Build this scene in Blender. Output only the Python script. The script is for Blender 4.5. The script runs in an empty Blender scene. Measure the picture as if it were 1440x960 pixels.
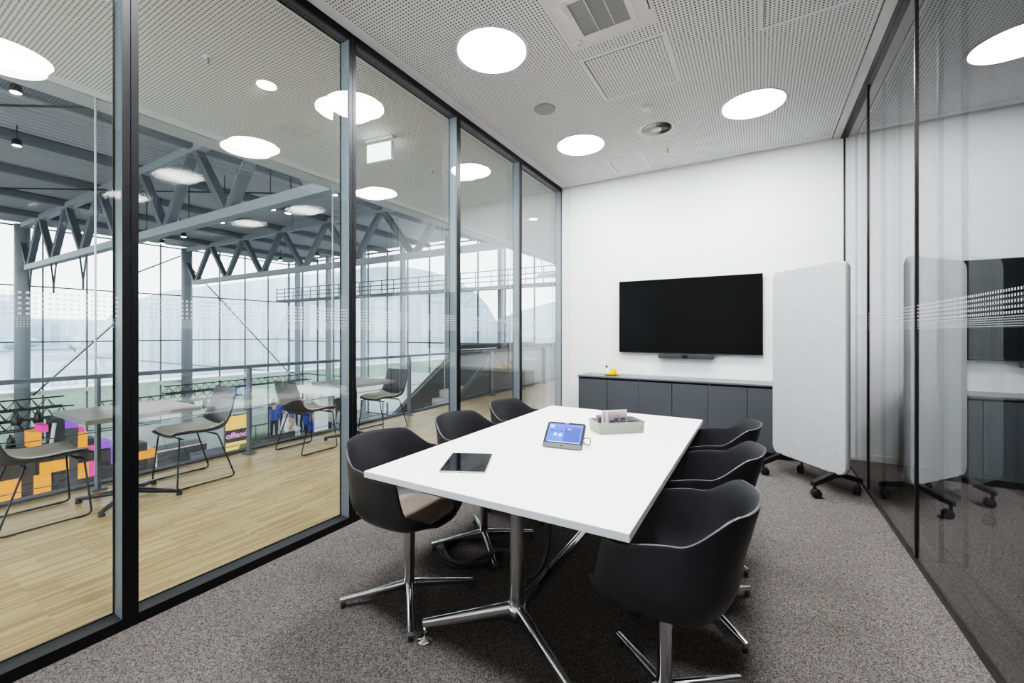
import bpy, math, random
from mathutils import Vector, Matrix
random.seed(7)
PI = math.pi
sc = bpy.context.scene
COL = bpy.data.collections.new('scene'); sc.collection.children.link(COL)

# ------------------------------------------------------------------ materials
def srgb(c):
    def f(v):
        v /= 255.0
        return v/12.92 if v <= .04045 else ((v+.055)/1.055)**2.4
    return (f(c[0]), f(c[1]), f(c[2]), 1)
class NT:
    def __init__(s, name):
        s.m = bpy.data.materials.new(name); s.m.use_nodes = True
        s.t = s.m.node_tree; s.t.nodes.clear()
        s.out = s.n('ShaderNodeOutputMaterial')
    def n(s, typ, **k):
        nd = s.t.nodes.new(typ)
        for a, v in k.items(): setattr(nd, a, v)
        return nd
    def l(s, a, b): s.t.links.new(a, b)
    def put(s, sock, v):
        if isinstance(v, bpy.types.NodeSocket): s.l(v, sock)
        else: sock.default_value = v
    def math(s, op, a, b=None, c=None):
        nd = s.n('ShaderNodeMath', operation=op); s.put(nd.inputs[0], a)
        if b is not None: s.put(nd.inputs[1], b)
        if c is not None: s.put(nd.inputs[2], c)
        return nd.outputs[0]
    def mix(s, f, a, b):
        nd = s.n('ShaderNodeMix', data_type='RGBA'); s.put(nd.inputs[0], f); s.put(nd.inputs[6], a); s.put(nd.inputs[7], b)
        return nd.outputs[2]
    def bsdf(s, **k):
        b = s.n('ShaderNodeBsdfPrincipled')
        for a, v in k.items():
            s.put(b.inputs[a.replace('_', ' ')], v)
        return b
    def surf(s, sh): s.l(sh, s.out.inputs['Surface']); return s.m
    def pos(s):
        g = s.n('ShaderNodeTexCoord'); sp = s.n('ShaderNodeSeparateXYZ'); s.l(g.outputs['Object'], sp.inputs[0])
        return g.outputs['Object'], sp.outputs
def M(name, c, rough=.5, metal=0., spec=.5, var=.04, scale=30., bump=0., emit=None, es=0., coat=0.):
    t = NT(name); P, _ = t.pos()
    col = srgb(c)
    nz = t.n('ShaderNodeTexNoise'); t.l(P, nz.inputs['Vector']); nz.inputs['Scale'].default_value = scale; nz.inputs['Detail'].default_value = 3
    lo = tuple(v*(1-var) for v in col[:3])+(1,); hi = tuple(min(1, v*(1+var)) for v in col[:3])+(1,)
    b = t.bsdf(Base_Color=t.mix(nz.outputs['Fac'], lo, hi), Roughness=rough, Metallic=metal)
    b.inputs['Specular IOR Level'].default_value = spec
    b.inputs['Coat Weight'].default_value = coat
    if emit is not None:
        b.inputs['Emission Color'].default_value = srgb(emit); b.inputs['Emission Strength'].default_value = es
    if bump:
        bp = t.n('ShaderNodeBump'); bp.inputs['Strength'].default_value = bump; bp.inputs['Distance'].default_value = .002
        t.l(nz.outputs['Fac'], bp.inputs['Height']); t.l(bp.outputs[0], b.inputs['Normal'])
    return t.surf(b.outputs[0])
def emit_mat(name, c, s):
    t = NT(name); e = t.n('ShaderNodeEmission'); e.inputs[0].default_value = srgb(c); e.inputs[1].default_value = s
    return t.surf(e.outputs[0])
def perf_mat(name, c, x0, x1, y0, y1, p=.025, r=.0058):
    t = NT(name); P, o = t.pos()
    def cell(v, off):
        return t.math('SUBTRACT', t.math('FRACT', t.math('DIVIDE', t.math('SUBTRACT', v, off), p)), .5)
    a, b = cell(o[0], x0), cell(o[1], y0)
    d = t.math('SQRT', t.math('ADD', t.math('MULTIPLY', a, a), t.math('MULTIPLY', b, b)))
    h = t.math('LESS_THAN', d, r/p)
    for v, k, op in ((o[0], x0, 'GREATER_THAN'), (o[0], x1, 'LESS_THAN'), (o[1], y0, 'GREATER_THAN'), (o[1], y1, 'LESS_THAN')):
        h = t.math('MULTIPLY', h, t.math(op, v, k))
    return t.surf(t.bsdf(Base_Color=t.mix(h, srgb(c), srgb((58, 58, 58))), Roughness=.8).outputs[0])
def glass_mat(name, tint, dots=None, axis=1, gain=1.0):
    """one pane as a single sheet: clear transmission plus the mirror reflection of both its faces"""
    t = NT(name); P, o = t.pos()
    fr = t.n('ShaderNodeFresnel'); fr.inputs['IOR'].default_value = 1.52
    # Fresnel of the front side whichever way the sheet is hit
    g = t.n('ShaderNodeNewGeometry')
    R = fr.outputs[0]
    inc = t.n('ShaderNodeVectorMath', operation='DOT_PRODUCT'); t.l(g.outputs['Incoming'], inc.inputs[0]); t.l(g.outputs['Normal'], inc.inputs[1])
    cs = t.math('ABSOLUTE', inc.outputs['Value'])
    s2 = t.math('DIVIDE', t.math('SUBTRACT', 1.0, t.math('MULTIPLY', cs, cs)), 1.52*1.52)
    ct = t.math('SQRT', t.math('SUBTRACT', 1.0, s2))
    n_ = 1.52
    rs = t.math('DIVIDE', t.math('SUBTRACT', cs, t.math('MULTIPLY', ct, n_)), t.math('ADD', cs, t.math('MULTIPLY', ct, n_)))
    rp = t.math('DIVIDE', t.math('SUBTRACT', t.math('MULTIPLY', cs, n_), ct), t.math('ADD', t.math('MULTIPLY', cs, n_), ct))
    R = t.math('MULTIPLY', t.math('ADD', t.math('MULTIPLY', rs, rs), t.math('MULTIPLY', rp, rp)), .5)
    R2 = t.math('MULTIPLY', t.math('DIVIDE', t.math('MULTIPLY', R, 2.0), t.math('ADD', R, 1.0)), gain)
    t.t.nodes.remove(fr)
    tr = t.n('ShaderNodeBsdfTransparent'); tr.inputs[0].default_value = srgb(tint)
    gl = t.n('ShaderNodeBsdfGlossy'); gl.inputs['Roughness'].default_value = 0.0; gl.inputs[0].default_value = (.97, .98, 1, 1)
    mx = t.n('ShaderNodeMixShader'); t.l(R2, mx.inputs[0]); t.l(tr.outputs[0], mx.inputs[1]); t.l(gl.outputs[0], mx.inputs[2])
    sh = mx.outputs[0]
    if dots:
        tot = None
        for (z0, z1, p, w) in dots:
            fa = t.math('LESS_THAN', t.math('FRACT', t.math('DIVIDE', o[axis], p)), w)
            fz = t.math('LESS_THAN', t.math('FRACT', t.math('DIVIDE', t.math('SUBTRACT', o[2], z0), p)), w)
            h = t.math('MULTIPLY', t.math('MULTIPLY', fa, fz), t.math('MULTIPLY', t.math('GREATER_THAN', o[2], z0), t.math('LESS_THAN', o[2], z1)))
            tot = h if tot is None else t.math('MAXIMUM', tot, h)
        df = t.n('ShaderNodeBsdfDiffuse'); df.inputs[0].default_value = srgb((235, 238, 240))
        tl = t.n('ShaderNodeBsdfTranslucent'); tl.inputs[0].default_value = srgb((225, 230, 232))
        m1 = t.n('ShaderNodeMixShader'); m1.inputs[0].default_value = .4; t.l(df.outputs[0], m1.inputs[1]); t.l(tl.outputs[0], m1.inputs[2])
        m2 = t.n('ShaderNodeMixShader'); t.l(t.math('MULTIPLY', tot, .65), m2.inputs[0]); t.l(sh, m2.inputs[1]); t.l(m1.outputs[0], m2.inputs[2])
        sh = m2.outputs[0]
    return t.surf(sh)
def carpet_mat(name, a, b, sc_=230.):
    t = NT(name); P, o = t.pos()
    vs = t.n('ShaderNodeVectorMath', operation='MULTIPLY'); t.l(P, vs.inputs[0]); vs.inputs[1].default_value = (sc_, sc_, sc_)
    fl = t.n('ShaderNodeVectorMath', operation='FLOOR'); t.l(vs.outputs[0], fl.inputs[0])
    n1 = t.n('ShaderNodeTexWhiteNoise'); t.l(fl.outputs[0], n1.inputs['Vector'])
    n2 = t.n('ShaderNodeTexNoise'); t.l(P, n2.inputs['Vector']); n2.inputs['Scale'].default_value = 90; n2.inputs['Detail'].default_value = 3
    f = t.math('ADD', t.math('MULTIPLY', n1.outputs['Value'], .7), t.math('MULTIPLY', n2.outputs['Fac'], .3))
    cr = t.n('ShaderNodeValToRGB'); t.l(f, cr.inputs[0])
    cr.color_ramp.elements[0].position = .12; cr.color_ramp.elements[0].color = srgb(a)
    cr.color_ramp.elements[1].position = .88; cr.color_ramp.elements[1].color = srgb(b)
    bs = t.bsdf(Base_Color=cr.outputs[0], Roughness=1.0); bs.inputs['Specular IOR Level'].default_value = .1
    return t.surf(bs.outputs[0])
def parquet_mat():
    t = NT('industrial_parquet'); P, o = t.pos()
    mp = t.n('ShaderNodeMapping'); mp.inputs['Rotation'].default_value = (0, 0, PI/2); t.l(P, mp.inputs['Vector'])
    def brick(w, h, off, c1, c2):
        b = t.n('ShaderNodeTexBrick'); t.l(mp.outputs[0], b.inputs['Vector'])
        b.offset = off; b.offset_frequency = 2; b.inputs['Scale'].default_value = 1
        b.inputs['Brick Width'].default_value = w; b.inputs['Row Height'].default_value = h
        b.inputs['Mortar Size'].default_value = .0006; b.inputs['Bias'].default_value = 0
        b.inputs['Color1'].default_value = c1; b.inputs['Color2'].default_value = c2; b.inputs['Mortar'].default_value = srgb((120, 92, 58))
        return b.outputs['Color']
    c1 = brick(.32, .021, .37, srgb((240, 214, 172)), srgb((176, 138, 92)))
    c2 = brick(.32, .168, .5, srgb((222, 186, 136)), srgb((196, 158, 108)))
    nz = t.n('ShaderNodeTexNoise'); t.l(P, nz.inputs['Vector']); nz.inputs['Scale'].default_value = 5
    c = t.mix(.3, c1, c2); c = t.mix(t.math('MULTIPLY', nz.outputs['Fac'], .2), c, srgb((208, 176, 132)))
    return t.surf(t.bsdf(Base_Color=c, Roughness=.32).outputs[0])
def weave_mat():
    t = NT('light_grey_weave'); P, o = t.pos()
    cols = []
    for s in ((900, 900, 60), (60, 60, 900)):
        mp = t.n('ShaderNodeMapping'); mp.inputs['Scale'].default_value = s; t.l(P, mp.inputs['Vector'])
        nz = t.n('ShaderNodeTexNoise'); nz.inputs['Scale'].default_value = 1; nz.inputs['Detail'].default_value = 2; t.l(mp.outputs[0], nz.inputs['Vector']); cols.append(nz.outputs['Fac'])
    f = t.math('MULTIPLY', t.math('ADD', cols[0], cols[1]), .5)
    cr = t.n('ShaderNodeValToRGB'); t.l(f, cr.inputs[0])
    cr.color_ramp.elements[0].position = .3; cr.color_ramp.elements[0].color = srgb((136, 137, 137))
    cr.color_ramp.elements[1].position = .7; cr.color_ramp.elements[1].color = srgb((204, 206, 206))
    return t.surf(t.bsdf(Base_Color=cr.outputs[0], Roughness=.95).outputs[0])
def gradient_mat(name, stops, z0, z1, emit=0., axis=2):
    t = NT(name); P, o = t.pos()
    f = t.math('DIVIDE', t.math('SUBTRACT', o[axis], z0), z1-z0)
    cr = t.n('ShaderNodeValToRGB'); t.l(f, cr.inputs[0])
    el = cr.color_ramp.elements
    el[0].position = stops[0][0]; el[0].color = srgb(stops[0][1]); el[1].position = stops[-1][0]; el[1].color = srgb(stops[-1][1])
    for p, c in stops[1:-1]:
        e = el.new(p); e.color = srgb(c)
    b = t.bsdf(Base_Color=cr.outputs[0], Roughness=.6)
    if emit:
        t.l(cr.outputs[0], b.inputs['Emission Color']); b.inputs['Emission Strength'].default_value = emit
    return t.surf(b.outputs[0])
def stripe_mat(name, c1, c2, axis, p, w, rough=.6):
    t = NT(name); P, o = t.pos()
    h = t.math('LESS_THAN', t.math('FRACT', t.math('DIVIDE', o[axis], p)), w)
    return t.surf(t.bsdf(Base_Color=t.mix(h, srgb(c1), srgb(c2)), Roughness=rough).outputs[0])

m_wall = M('white_wall_paint', (243, 243, 242), .9, var=.01)
m_trim = M('white_trim', (238, 238, 236), .6, var=.01)
m_bulk = M('pale_grey_trim', (222, 221, 218), .5, var=.01)
m_black = M('black_powder_coat', (13, 13, 15), .45, spec=.3, var=.03)
m_stile_lit = M('lit_blue_grey_reveal', (128, 142, 152), .4, var=.03)  # sides of the frame uprights, light from outside put into the colour
m_reveal = M('dark_grey_powder_coat', (58, 59, 61), .42, var=.03)
m_bronze = M('dark_bronze_frame', (40, 37, 35), .3, metal=.3)
m_carpet = carpet_mat('speckled_carpet', (58, 55, 54), (130, 125, 121))
m_carpet2 = carpet_mat('dimmed_carpet', (40, 40, 40), (80, 79, 77))  # neighbouring room's floor, darkened in colour to look dim
m_parquet = parquet_mat()
m_glassL = glass_mat('partition_glass', (247, 250, 249))
m_glassLd = glass_mat('partition_glass_dotted', (247, 250, 249), dots=((1.432, 1.537, .021, .5), (1.385, 1.43, .009, .45)))
m_glassR = glass_mat('sidewall_glass', (232, 236, 236))
m_glassRd = glass_mat('sidewall_glass_dotted', (232, 236, 236), dots=((1.432, 1.537, .021, .5), (1.385, 1.43, .009, .45)))
m_glassF = glass_mat('facade_glass', (236, 239, 241))
m_glassB = glass_mat('balustrade_glass', (242, 246, 245))
m_top = M('white_laminate', (246, 242, 238), .35, var=.008)
m_edge = M('white_edge_band', (226, 232, 235), .4, var=.01)
m_shell = M('black_plastic', (47, 47, 50), .42, var=.03, scale=900, bump=.03)
m_cush = M('taupe_seat_fabric', (134, 123, 114), .95, var=.12, scale=700, bump=.3)
m_chrome = M('polished_aluminium', (205, 205, 207), .1, metal=1., var=.01)
m_satin = M('satin_aluminium', (176, 177, 178), .28, metal=1., var=.01)
m_glide = M('grey_glide_plastic', (60, 60, 62), .5)
m_cab = M('anthracite_laminate', (74, 78, 82), .5, var=.02)
m_cabtop = M('anthracite_worktop', (96, 100, 104), .28, var=.02)
m_dark = M('black_gap', (10, 10, 11), .6)
m_tvscreen = M('tv_glass', (5, 5, 6), .2, spec=.22, var=.0)
m_tvframe = M('tv_bezel', (42, 43, 44), .35, metal=.4)
m_weave = weave_mat()
m_casters = M('black_caster', (24, 24, 26), .45)
m_green = M('sage_green_plastic', (146, 157, 146), .5, var=.02)
m_green2 = M('sage_green_inside', (92, 112, 98), .6, var=.02)
m_yellow = M('yellow_ceramic', (250, 200, 20), .35, var=.02)
m_white = M('white_plastic', (236, 236, 234), .45, var=.01)
m_offwh = M('off_white_plastic', (222, 220, 216), .5, var=.01)
m_grille = stripe_mat('grey_fine_grille', (120, 122, 122), (178, 179, 178), 1, .012, .45)
m_spk = M('grey_speaker_mesh', (168, 168, 166), .7, var=.02, scale=800)
m_lamp = emit_mat('lamp_diffuser', (251, 252, 255), 40.0)
m_lamp2 = emit_mat('dim_lamp_diffuser', (255, 236, 214), 4.0)
m_down = emit_mat('downlight_glow', (255, 250, 240), 9.0)
m_spot = emit_mat('spotlight_glow', (255, 236, 196), 14.0)
m_sign = emit_mat('sign_glow', (255, 255, 255), 1.6)
m_steel = M('blue_grey_painted_steel', (134, 141, 146), .5, var=.03)
m_steel2 = M('dark_grey_painted_steel', (88, 94, 100), .55, var=.03)
m_roof = M('grey_roof_deck', (158, 161, 164), .6, var=.03, scale=2)
m_rail = M('grey_railing_steel', (104, 112, 120), .4, var=.03)
m_conc = M('pale_concrete', (188, 190, 190), .8, var=.05, scale=6)
m_step = M('light_stair_concrete', (206, 208, 208), .8, var=.03, scale=9)
m_cheek = M('dark_stair_steel', (62, 68, 74), .5, var=.03)
m_tdark = M('grey_brown_table_laminate', (136, 129, 124), .4, var=.03)
m_sled = M('black_steel_rod', (34, 35, 38), .4)
m_sshell = M('anthracite_plastic', (66, 68, 73), .35, var=.03)
m_spad = M('grey_beige_pad', (206, 199, 191), .9, var=.08, scale=500)
m_cable = M('dark_grey_cable', (48, 50, 54), .6)
m_bcable = M('black_cable', (16, 16, 17), .5)
m_wcable = M('grey_cable', (190, 190, 190), .5)

# ------------------------------------------------------------------ mesh tools
class MB:
    def __init__(s): s.v = []; s.f = []; s.mi = []; s.mats = []; s.sm = []
    def _m(s, m):
        if m not in s.mats: s.mats.append(m)
        return s.mats.index(m)
    def add(s, vs, fs, m=None, smooth=False):
        o = len(s.v); s.v += [tuple(v) for v in vs]; i = s._m(m)
        for f in fs: s.f.append([a+o for a in f]); s.mi.append(i); s.sm.append(smooth)
        return s
    def box(s, x0, x1, y0, y1, z0, z1, m=None, bev=0., X=None):
        if bev > 0:
            b = min(bev, abs(x1-x0)*.49, abs(y1-y0)*.49, abs(z1-z0)*.49)
            vs = []; idx = {}
            for i, (x, sx) in enumerate(((x0, 1), (x1, -1))):
                for j, (y, sy) in enumerate(((y0, 1), (y1, -1))):
                    for k, (z, sz) in enumerate(((z0, 1), (z1, -1))):
                        for a in range(3):
                            p = [x+sx*b, y+sy*b, z+sz*b]; p[a] = (x, y, z)[a]
                            idx[i, j, k, a] = len(vs); vs.append(p)
            fs = []
            for i in (0, 1):
                fs.append([idx[i, j, k, 0] for j, k in ((0, 0), (1, 0), (1, 1), (0, 1))])
                fs.append([idx[j, i, k, 1] for j, k in ((0, 0), (1, 0), (1, 1), (0, 1))])
                fs.append([idx[j, k, i, 2] for j, k in ((0, 0), (1, 0), (1, 1), (0, 1))])
            for p in (0, 1):
                for q in (0, 1):
                    fs.append([idx[p, q, 0, 0], idx[p, q, 1, 0], idx[p, q, 1, 1], idx[p, q, 0, 1]])
                    fs.append([idx[p, 0, q, 0], idx[p, 1, q, 0], idx[p, 1, q, 2], idx[p, 0, q, 2]])
                    fs.append([idx[0, p, q, 1], idx[1, p, q, 1], idx[1, p, q, 2], idx[0, p, q, 2]])
            for i in (0, 1):
                for j in (0, 1):
                    for k in (0, 1): fs.append([idx[i, j, k, 0], idx[i, j, k, 1], idx[i, j, k, 2]])
        else:
            vs = [(x, y, z) for x in (x0, x1) for y in (y0, y1) for z in (z0, z1)]
            fs = [[0, 1, 3, 2], [4, 6, 7, 5], [0, 4, 5, 1], [2, 3, 7, 6], [0, 2, 6, 4], [1, 5, 7, 3]]
        if X is not None: vs = [X @ Vector(v) for v in vs]
        return s.add(vs, fs, m)
    def lathe(s, prof, n=32, m=None, X=None, smooth=True, cap=True):
        vs = []; fs = []
        for r, z in prof:
            for k in range(n):
                a = 2*PI*k/n; vs.append((r*math.cos(a), r*math.sin(a), z))
        for i in range(len(prof)-1):
            for k in range(n):
                k2 = (k+1) % n; fs.append([i*n+k, i*n+k2, (i+1)*n+k2, (i+1)*n+k])
        if cap:
            fs.append([k for k in range(n)][::-1]); fs.append([(len(prof)-1)*n+k for k in range(n)])
        if X is not None: vs = [X @ Vector(v) for v in vs]
        return s.add(vs, fs, m, smooth)
    def tube(s, pts, r, n=10, m=None, closed=False, smooth=True):
        pts = [Vector(p) for p in pts]; N = len(pts); rr = r if isinstance(r, (list, tuple)) else [r]*N
        vs = []; fs = []; up = None
        for i, p in enumerate(pts):
            if closed: d = pts[(i+1) % N]-pts[i-1]
            else: d = pts[min(i+1, N-1)]-pts[max(i-1, 0)]
            d.normalize()
            if up is None:
                up = Vector((0, 0, 1)) if abs(d.z) < .9 else Vector((1, 0, 0))
            a = d.cross(up).normalized(); b = a.cross(d).normalized(); up = b
            for k in range(n):
                t = 2*PI*k/n; vs.append(p+(a*math.cos(t)+b*math.sin(t))*rr[i])
        for i in range(N if closed else N-1):
            j = (i+1) % N
            for k in range(n):
                k2 = (k+1) % n; fs.append([i*n+k, i*n+k2, j*n+k2, j*n+k])
        if not closed:
            fs.append(list(range(n))[::-1]); fs.append([(N-1)*n+k for k in range(n)])
        return s.add(vs, fs, m, smooth)
    def bar(s, a, b, w, h, m=None, up=(0, 0, 1)):
        a = Vector(a); b = Vector(b); d = (b-a).normalized(); u = Vector(up)
        x = d.cross(u)
        if x.length < 1e-5: x = d.cross(Vector((0, 1, 0)))
        x.normalize(); y = x.cross(d).normalized()
        vs = [p+x*(sx*w/2)+y*(sy*h/2) for p in (a, b) for sx in (-1, 1) for sy in (-1, 1)]
        return s.add(vs, [[0, 1, 3, 2], [4, 6, 7, 5], [0, 4, 5, 1], [2, 3, 7, 6], [0, 2, 6, 4], [1, 5, 7, 3]], m)
    def prism(s, poly, z0, z1, m=None, X=None):
        n = len(poly); vs = [(x, y, z0) for x, y in poly]+[(x, y, z1) for x, y in poly]
        if X is not None: vs = [X @ Vector(v) for v in vs]
        fs = [list(range(n))[::-1], list(range(n, 2*n))]+[[i, (i+1) % n, n+(i+1) % n, n+i] for i in range(n)]
        return s.add(vs, fs, m)
    def grid(s, rows, m=None, smooth=True, closed=False):
        n = len(rows[0]); vs = [p for r in rows for p in r]; fs = []
        for i in range(len(rows)-1):
            for k in range(n if closed else n-1):
                k2 = (k+1) % n; fs.append([i*n+k, i*n+k2, (i+1)*n+k2, (i+1)*n+k])
        return s.add(vs, fs, m, smooth)
    def build(s, name, m=None, parent=None, loc=None):
        me = bpy.data.meshes.new(name); me.from_pydata(s.v, [], s.f)
        for x in s.mats: me.materials.append(m if x is None else x)
        me.polygons.foreach_set('material_index', s.mi); me.polygons.foreach_set('use_smooth', s.sm); me.update()
        o = bpy.data.objects.new(name, me); COL.objects.link(o)
        if parent is not None: o.parent = parent
        if loc: o.location = loc
        return o
def solidify(o, th, off=0., bevel=0., sub=0):
    md = o.modifiers.new('thick', 'SOLIDIFY'); md.thickness = th; md.offset = off
    if sub: sm = o.modifiers.new('smooth', 'SUBSURF'); sm.levels = sub; sm.render_levels = sub
    return o
def rrect(w, h, r, n=6, cx=0, cy=0):
    p = []
    for sx, sy, a0 in ((1, 1, 0), (-1, 1, PI/2), (-1, -1, PI), (1, -1, 1.5*PI)):
        for k in range(n+1):
            a = a0+PI/2*k/n; p.append((cx+sx*(w/2-r)+r*math.cos(a), cy+sy*(h/2-r)+r*math.sin(a)))
    return p
def tag(o, label, cat, group=None):
    o['label'] = label; o['category'] = cat
    if group: o['group'] = group
    return o
def thing(name, label, cat, loc=(0, 0, 0), rz=0., group=None):
    o = bpy.data.objects.new(name, None); COL.objects.link(o); o.empty_display_size = .1
    o.location = loc; o.rotation_euler = (0, 0, rz)
    return tag(o, label, cat, group)
def struct(o): o['kind'] = 'structure'; return o
def dup(o, parent=None, loc=None, rz=None, label=None):
    c = o.copy(); COL.objects.link(c)
    if parent is not None: c.parent = parent
    if loc is not None: c.location = loc
    if rz is not None: c.rotation_euler = (0, 0, rz)
    if label: c['label'] = label
    for ch in list(o.children): dup(ch, c)
    return c
def text_mesh(name, body, size, m, X, parent, extrude=.0005, shear=0., bold=0.):
    cu = bpy.data.curves.new('txt', 'FONT'); cu.body = body; cu.size = size; cu.extrude = extrude; cu.align_x = 'CENTER'; cu.align_y = 'CENTER'
    cu.shear = shear; cu.offset = bold
    to = bpy.data.objects.new('txt', cu); COL.objects.link(to)
    dg = bpy.context.evaluated_depsgraph_get(); me = bpy.data.meshes.new_from_object(to.evaluated_get(dg))
    bpy.data.objects.remove(to); bpy.data.curves.remove(cu)
    me.materials.clear(); me.materials.append(m); me.transform(X)
    o = bpy.data.objects.new(name, me); COL.objects.link(o)
    if parent is not None: o.parent = parent
    return o
def bez(p0, p1, p2, p3, n=12):
    p = [Vector(q) for q in (p0, p1, p2, p3)]
    return [p[0]*(1-t)**3+p[1]*3*t*(1-t)**2+p[2]*3*t*t*(1-t)+p[3]*t**3 for t in [i/n for i in range(n+1)]]
def fillet(pts, r, n=5):
    pts = [Vector(p) for p in pts]; out = [pts[0]]
    for i in range(1, len(pts)-1):
        a, b, c = pts[i-1], pts[i], pts[i+1]; d1 = (a-b); d2 = (c-b)
        k = min(r, d1.length*.45, d2.length*.45); s = b+d1.normalized()*k; e = b+d2.normalized()*k
        for j in range(n+1):
            t = j/n; out.append(s*(1-t)**2+b*2*t*(1-t)+e*t*t)
    return out+[pts[-1]]

# ------------------------------------------------------------------ dimensions (metres); camera stands at the origin
H = 3.5; XL = -2.51; XR = .80; YB = 5.795; YF = -1.3
XG = -5.2                      # edge of the gallery slab
XH = -30.0; YH = 18.8; ZH = -3.8; ZR = 6.55

# ------------------------------------------------------------------ room shell
struct(MB().box(XL-.096, XR+.15, YF, YB, -.3, 0).build('floor', m_carpet))
m_ceil = perf_mat('perforated_ceiling', (243, 244, 245), -2.4205, .6905, YF+.1, 5.702)
struct(MB().box(XL-.096, XR+.15, YF, YB+.1, H, H+.2).build('ceiling', m_ceil))
struct(MB().box(XL-.096, XR+.15, YB, YB+.12, 0, H).build('wall_back', m_wall))
struct(MB().box(XL-.1, XR+.15, YF-.12, YF, 0, H).build('wall_front', m_wall))
struct(MB().box(.29, XR, YB-.014, YB, 0, .07).build('baseboard_back', m_trim))
struct(MB().box(XL, XL+.115, YB-.012, YB, 0, H).box(XL+.119, XL+.125, YB-.004, YB, 0, H, m_bulk).build('trim_1', m_trim))
b = MB(); b.box(.705, XR, YF, YB, H-.012, H, m_bulk); b.box(.697, .705, YF, YB, H-.006, H, m_reveal); b.box(.775, XR, YF, YB, H-.022, H-.012, m_bronze)
struct(b.build('trim_2'))

# left glazed partition: one framed bay per window, two panes each
ys = [.806+1.241*k for k in range(-2, 5)]; ys[-1] = YB
for k in range(6):
    y0, y1 = ys[k]+.002, ys[k+1]-.002
    if k == 0: y0 = YF
    w = .0275; fx0, fx1 = XL-.096, XL
    b = MB()
    for (a0, a1, z0, z1) in ((y0, y0+w, 0, H), (y1-w, y1, 0, H), (y0+w, y1-w, 0, .05), (y0+w, y1-w, H-.055, H)):
        b.box(fx0+.001, fx1-.003, a0, a1, z0, z1, m_stile_lit if z1-z0 > 1 else m_reveal)
        b.box(fx1-.003, fx1, a0, a1, z0, z1, m_black)
    fr = struct(b.build('window_%d' % (k+1)))
    g = .006
    q = MB()
    for (a0, a1, z0, z1) in ((y0+w, y0+w+g, .05, H-.055), (y1-w-g, y1-w, .05, H-.055), (y0+w, y1-w, .05, .05+g), (y0+w, y1-w, H-.055-g, H-.055)):
        q.box(XL-.095, XL-.088, a0, a1, z0, z1)
    q.build('gasket', m_dark, fr)
    for X, mt in ((XL-.010, m_glassLd), (XL-.089, m_glassL)):
        MB().add([(X, y0+w, .05), (X, y1-w, .05), (X, y1-w, H-.055), (X, y0+w, H-.055)], [[0, 1, 2, 3]]).build('pane', mt, fr)
# right glazed partition
yr = [YF, -.454, .82, 2.094, 3.368, 4.642, YB]
for k in range(6):
    y0, y1 = yr[k]+.001, yr[k+1]-.001; w = .011
    b = MB()
    for (a0, a1, z0, z1) in ((y0, y0+w, 0, H), (y1-w, y1, 0, H), (y0+w, y1-w, 0, .035), (y0+w, y1-w, H-.03, H)):
        b.box(XR, XR+.022, a0, a1, z0, z1); b.box(XR+.10, XR+.122, a0, a1, z0, z1)
    b.box(XR+.022, XR+.10, y0, y1, 0, .02); b.box(XR+.022, XR+.10, y0, y1, H-.02, H)
    fr = struct(b.build('window_%d' % (k+7), m_bronze))
    for X, mt in ((XR+.008, m_glassRd), (XR+.112, m_glassR)):
        MB().add([(X, y0+w, .035), (X, y1-w, .035), (X, y1-w, H-.03), (X, y0+w, H-.03)], [[0, 1, 2, 3]]).build('pane', mt, fr)
# neighbouring room behind the right partition; its dimness is put into dark colours
nd = M('dimmed_neighbour_wall', (46, 48, 50), .9)
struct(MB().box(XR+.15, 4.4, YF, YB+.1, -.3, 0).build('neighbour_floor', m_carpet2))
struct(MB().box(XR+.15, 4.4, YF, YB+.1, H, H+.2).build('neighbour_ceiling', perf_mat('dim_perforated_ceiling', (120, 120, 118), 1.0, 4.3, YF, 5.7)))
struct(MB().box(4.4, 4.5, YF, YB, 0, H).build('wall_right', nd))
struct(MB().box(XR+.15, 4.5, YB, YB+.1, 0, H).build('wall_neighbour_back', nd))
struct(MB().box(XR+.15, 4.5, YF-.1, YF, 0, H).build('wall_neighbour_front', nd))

# ------------------------------------------------------------------ ceiling fittings
def lamp(name, x, y, r, glow, label, group=None):
    t = thing(name, label, 'ceiling light', (x, y, H), group=group)
    MB().lathe([(r, -.002), (r+.022, -.004), (r+.024, 0), (r, .0)], 48, cap=False).build('rim', m_white, t)
    MB().lathe([(r+.001, -.001), (r+.001, -.003)], 48).build('diffuser', glow, t)
    return t
lamp('ceiling_lamp', -1.754, 2.711, .257, m_lamp, 'large round ceiling lamp nearest the air conditioning cassette, left row', 'round room lamps')
lamp('ceiling_lamp', -1.754, 4.57, .257, m_lamp, 'round ceiling lamp between the black window frame and the swirl air outlet', 'round room lamps')
lamp('ceiling_lamp', -.042, 4.57, .257, m_lamp, 'round ceiling lamp right of the swirl air outlet, nearest the right glass wall', 'round room lamps')
lamp('ceiling_lamp', -.042, 2.711, .257, m_lamp, 'round ceiling lamp beyond the upper frame edge, right of the air conditioning cassette', 'round room lamps')
lamp('ceiling_lamp', -1.754, .85, .257, m_lamp, 'round ceiling lamp above the near left window bay, outside the frame', 'round room lamps')
lamp('ceiling_lamp', -.042, .85, .257, m_lamp, 'round ceiling lamp over the camera position, outside the frame', 'round room lamps')
for i, (x, y) in enumerate(((1.75, 2.71), (1.75, 4.57), (3.5, 2.71), (3.5, 4.57))):
    lamp('ceiling_lamp', x, y, .25, m_lamp2, 'dim warm round lamp in the dark neighbouring room, %s row, %s' % (('near', 'far')[i % 2], ('by the glass', 'by the outer wall')[i//2]), 'dim neighbouring room lamps')
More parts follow.
